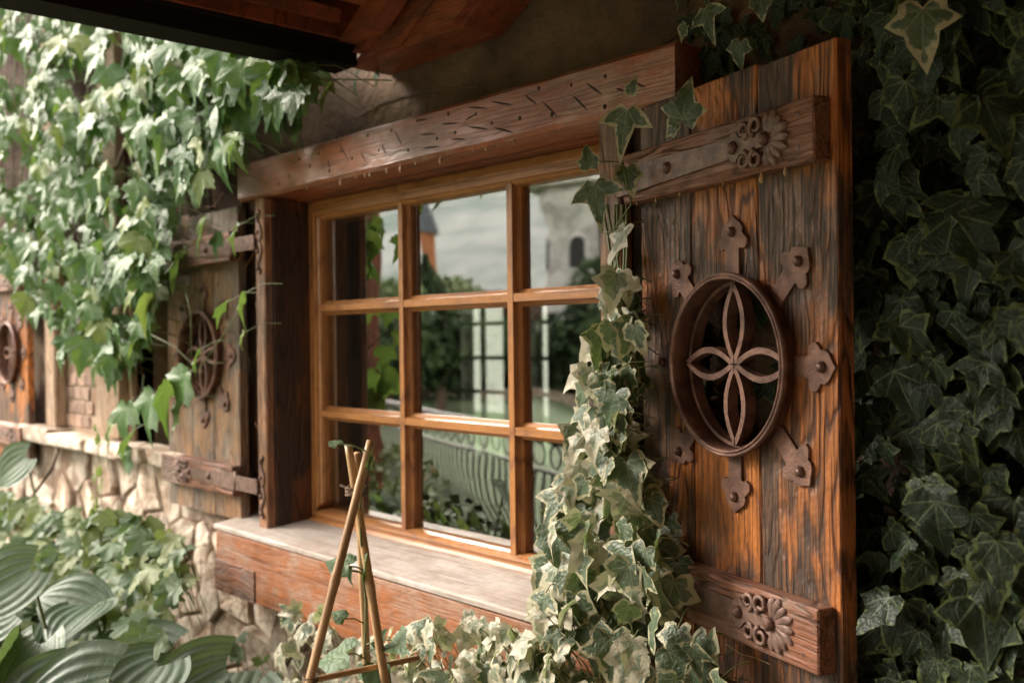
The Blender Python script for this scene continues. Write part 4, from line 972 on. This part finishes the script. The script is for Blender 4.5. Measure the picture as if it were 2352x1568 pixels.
for u, v, s_, tp, ki in ((1620, 20, .085, (.3, -.1, -1), 1), (1575, 60, .05, (-.6, 0, -.8), 2), (1700, 100, .065, (-.2, 0, -1), 0), (1745, -5, .06, (.1, 0, -1), 2), (2120, 20, .12, (.0, -.1, -1), 0), (1990, 850, .11, (.7, -.1, -.4), 0), (1975, 930, .09, (-.1, 0, -1), 2), (1985, 1085, .085, (.5, 0, -.6), 2), (2010, 1270, .06, (0, 0, -1), 2), (2290, 1240, .11, (.1, 0, -1), 1), (2340, 740, .07, (.3, 0, -1), 1), (2150, 1150, .12, (.0, 0, -1), 0)):
    pl.leaf(K_var[ki] if u < 2130 and v < 200 else K_dark[ki], P(u, v, 1.56 if u < 1900 else (1.53 if u < 2060 else 1.44)), tp, (rr.gauss(0, .2), -1, .3), s_*.68, None)
pl.finish()

# --- garden clump at lower left
t = thing('garden_clump', 'bushy light green lobed leaf plant in front of the stone base wall', 'plant'); pl = Plant(t, M['stem']); rr = random.Random(41)
cl_poly = [(-60, 1120), (60, 1130), (140, 1180), (260, 1170), (370, 1180), (420, 1230), (450, 1290), (420, 1350), (380, 1420), (380, 1480), (200, 1500), (-60, 1500)]
k = 0
while k < 560:
    u, v = rr.uniform(-60, 450), rr.uniform(1120, 1500)
    if not inpoly(u, v, cl_poly): continue
    f_ = (v-1120)/380; y = 1.60-.38*f_-rr.random()*.18; p = P(u, v, y); s_ = rr.uniform(.05, .095)
    pl.leaf(rr.choice(K_clu), p, (rr.gauss(0, .6), -.6, rr.gauss(-.35, .4)), (rr.gauss(.5, .4), -.6, .8), s_, Vector((p.x+rr.uniform(-.05, .05), p.y+.04, p.z-.12)), prio=rr.random()*.3+s_); k += 1
for (u, v) in ((235, 1010), (215, 1180), (225, 1130)): 
    for i in range(5): p = P(u+rr.uniform(-14, 14), v+rr.uniform(-40, 40), 1.5); pl.leaf(rr.choice(K_clu), p, (rr.gauss(0, .3), -.2, 1), (rr.gauss(-.5, .4), -1, 0), .045, p-Vector((0, 0, .1)))
pl.finish(295)

# --- hostas
def hosta_mesh(seed, L=1.0, W_=.78, cup=.10, droop=.4):
    rr = random.Random(seed); nu, nv_ = 44, 16; V, Fc, A = [], [], []
    for i in range(nv_+1):
        t_ = i/nv_; y = t_*L-.12*(1-t_)*0; w_ = W_*.5*(math.sin(math.pi*min(1, t_*.93+.07))**.62)*(1.12-.42*t_)*(1 if t_ < 1 else 0)+.003
        for j in range(nu+1):
            s_ = j/nu*2-1; x = s_*w_; yy = y-.16*abs(s_)**1.5*(1-t_)**2*1.6+.10*(1-abs(s_))*0
            rib = -.014*math.sin(abs(s_)*math.pi*7.5)*(.4+.6*abs(s_))*math.sin(math.pi*min(1, t_+.06))
            z = cup*abs(s_)**1.25*w_*2*(1-.5*t_)-droop*max(0, t_-.25)**2*.8+rib+.018*math.sin(s_*4+t_*7+seed)*abs(s_)
            V.append((x, yy, z)); A.append((x*.9, yy, abs(s_)))
    for i in range(nv_):
        for j in range(nu): a = i*(nu+1)+j; Fc.append((a, a+1, a+nu+2, a+nu+1))
    me = bpy.data.meshes.new('hosta_leaf'); me.from_pydata(V, [], Fc); me.update(); at = me.attributes.new('leafco', 'FLOAT_VECTOR', 'POINT')
    at.data.foreach_set('vector', [c for v in A for c in v]); me.polygons.foreach_set('use_smooth', [True]*len(me.polygons)); me.materials.append(M['hosta']); return me
t = thing('hosta', 'hosta with broad ribbed grey green leaves in the lower left corner', 'plant'); base = PZ(180, 1700, .15); rr = random.Random(6)
hl = [ # base px (u,v), depth, length, tip dir, normal, width seed
 (212, 1395, 3.05, .20, (.55, -.75, -.15), (-.35, -.2, 1), 1), (212, 1395, 3.05, .21, (-.75, -.55, .15), (.1, -.45, .9), 2),
 (70, 1310, 2.9, .21, (-.25, -.75, -.45), (.25, -.5, .8), 3), (190, 1420, 3.2, .25, (-.2, -.6, -.65), (.1, -.8, .6), 4),
 (90, 1480, 2.5, .20, (.35, -.5, -.55), (-.2, -.6, .75), 5), (0, 1530, 2.5, .20, (.6, -.3, .25), (-.5, -.5, .7), 6),
 (390, 1500, 2.7, .21, (-.55, -.65, -.25), (.1, -.3, .95), 7), (360, 1530, 2.5, .23, (.3, -.7, -.3), (-.1, -.35, .9), 8),
 (520, 1540, 2.6, .27, (-.1, -.8, -.4), (.1, -.2, 1), 9), (250, 1560, 2.3, .24, (-.4, -.7, -.3), (.0, -.4, .9), 10), (560, 1590, 2.5, .24, (.5, -.4, -.4), (.2, -.3, .9), 11),
 (30, 1400, 3.0, .18, (-.6, -.4, -.2), (.2, -.6, .8), 12), (160, 1560, 2.35, .22, (-.1, -.6, -.5), (.1, -.7, .7), 13), (60, 1050, 4.5, .20, (-.5, -.5, -.5), (.2, -.7, .7), 14)]
for u, v, dep, L, tip, nrm, sd_ in hl:
    me = hosta_mesh(sd_, 1, rr.uniform(.95, 1.15), rr.uniform(.02, .14), rr.uniform(.15, .45)); p = PD(u, v, dep)
    Mx = Matrix.Translation(p) @ orient(tip, (nrm[0]+.75, nrm[1]-.45, nrm[2]*.8+.15)).to_4x4() @ Matrix.Scale(L, 4); o = link('leaf', me, t); o.matrix_local = Mx
    bm = bmesh.new(); b0_ = Vector((p.x*.97+base.x*.03, p.y+.12, .05)); tube(bm, [b0_, p.lerp(b0_, .5)+Vector((0, .03, .05)), p], .007, 6, r2=.005); obj('stalk', bm, M['stem'], t, True)
t = thing('ground_weeds', 'dark low foliage in the shade between the hosta and the stones', 'plant'); pl = Plant(t, M['stem']); rr = random.Random(42)
for k in range(240):
    u, v = rr.uniform(180, 620), rr.uniform(1430, 1700); p = P(u, v, rr.uniform(1.2, 1.6)); 
    if p.z > .62: continue
    pl.leaf(rr.choice(K_clu), p, (rr.gauss(0, .6), -.5, rr.gauss(.1, .5)), (rr.gauss(0, .5), -.6, .8), rr.uniform(.03, .06), p-Vector((0, -.02, .1)))
pl.finish(200)

# --- bamboo teepee with morning glory
tp_ = thing('cane_teepee', 'three bamboo canes tied with twine in front of the sill', 'plant support')
BD = 1.62
tops = [(852, 1012), (800, 1020), (820, 1040)]; bots = [(712, 1560), (890, 1600), (846, 1600)]; deps = [(BD-.02, BD-.13), (BD, BD-.06), (BD+.03, BD+.16)]
for (tu_, tv), (bu, bv), (d0, d1) in zip(tops, bots, deps):
    a = PD(tu_, tv, d0); b = PD(bu, bv, d1); dirn = (b-a).normalized(); b = b+dirn*.75; Lc = (b-a).length
    bm = bmesh.new(); pts = []; nodes = [.06, .26, .48, .70, .92]
    n_ = 60; rr_ = []
    for i in range(n_+1):
        f_ = i/n_; q = a.lerp(b, f_); pts.append(q)
    tube(bm, [Vector((0, 0, -(p-a).length)) for p in pts], lambda q: .0068+.0014*q+.0012*max(0, 1-min(abs(q*1.1-z) for z in (.08, .22, .38, .55, .72, .9))*90), 10)
    o = obj('cane', bm, M['bamboo'], tp_, True); o.location = a; o.rotation_mode = 'QUATERNION'; o.rotation_quaternion = (-dirn).to_track_quat('Z', 'Y')
tc_ = PD(818, 1128, BD-.02); bm = bmesh.new(); path = []
for i in range(60):
    a = i/60*math.pi*2*4.5; path.append(tc_+RT*.0165*math.cos(a)+FW*.015*math.sin(a)+Vector((0, 0, .008-.016*i/60+.0012*math.sin(i*1.7))))
tube(bm, path, .0019, 5); tube(bm, [tc_, tc_-RT*.012+Vector((0, 0, .004)), tc_-RT*.026+Vector((0, 0, .010))], .0019, 5); obj('twine', bm, M['twine'], tp_, True)
a = PD(715, 1562, BD-.12); b = PD(960, 1510, BD+.02); bm = bmesh.new(); Lc = (b-a).length
tube(bm, [Vector((0, 0, -Lc*i/20)) for i in range(21)], .005, 8); o = obj('cross_cane', bm, M['bamboo'], tp_, True); o.location = a; o.rotation_mode = 'QUATERNION'; o.rotation_quaternion = (a-b).normalized().to_track_quat('Z', 'Y')
bm = bmesh.new(); c_ = PD(713, 1560, BD-.125); path = [c_+RT*.011*math.cos(i*.5)+FW*.011*math.sin(i*.5)+Vector((0, 0, .006-.0002*i)) for i in range(50)]; tube(bm, path, .0013, 4); obj('twine', bm, M['twine'], tp_, True)
t = thing('morning_glory', 'young green twining vine with heart shaped leaves climbing the middle cane', 'vine'); pl = Plant(t, M['stem'])
mid = [(846, 1568), (842, 1500), (835, 1440), (845, 1380), (832, 1340), (838, 1290), (824, 1240), (832, 1180), (822, 1128), (845, 1090), (850, 1050), (838, 1035)]
tube(pl.stem, [PD(u+(-1)**i*5, v, BD-.035+(.02 if i % 2 else 0)) for i, (u, v) in enumerate(mid)], .0019, 5)
tube(pl.stem, [PD(838, 1035, BD-.03), PD(815, 1025, BD-.03), PD(790, 1022, BD-.03)], .0014, 5)
for u, v, s_, tip, nrm in ((800, 1300, .052, (-1, -.3, .1), (-.1, -.6, .8), ), (808, 1310, .030, (-.2, -.1, -1), (-.3, -1, .2)), (834, 1322, .042, (.25, -.1, .8), (-.5, -.9, .2)), (848, 1075, .034, (.1, 0, .9), (-.7, -.6, .2)), (775, 1021, .026, (-.9, 0, .25), (-.1, -.3, 1)),
    (790, 1420, .028, (-.6, -.3, .3), (0, -.7, .7)), (800, 1500, .075, (-1, -.4, -.35), (.1, -.5, .9)), (900, 1470, .06, (.8, -.3, .15), (0, -.6, .8)), (860, 1530, .05, (.2, -.3, -.8), (.1, -.9, .4)), (880, 1540, .04, (.7, -.3, -.6), (.1, -.9, .4)), (868, 1490, .035, (.2, 0, .8), (0, -.9, .2))):
    pl.leaf(K_bean[rr.randrange(3)], PD(u, v, BD-.03), tip, nrm, s_, PD(838, v+12, BD-.02))
pl.finish()

# loose dry straw caught under the lower batten
bm = bmesh.new(); d_ = Vector((-math.sin(TH), -math.cos(TH), 0))
tube(bm, [P(1668, 1478, 1.53)+d_*.0, P(1700, 1500, 1.51), P(1735, 1510, 1.50), P(1770, 1525, 1.49)], .0009, 4); tag(obj('straw', bm, M['resin']), 'dry curved straw caught under the lower batten of the near shutter', 'straw')
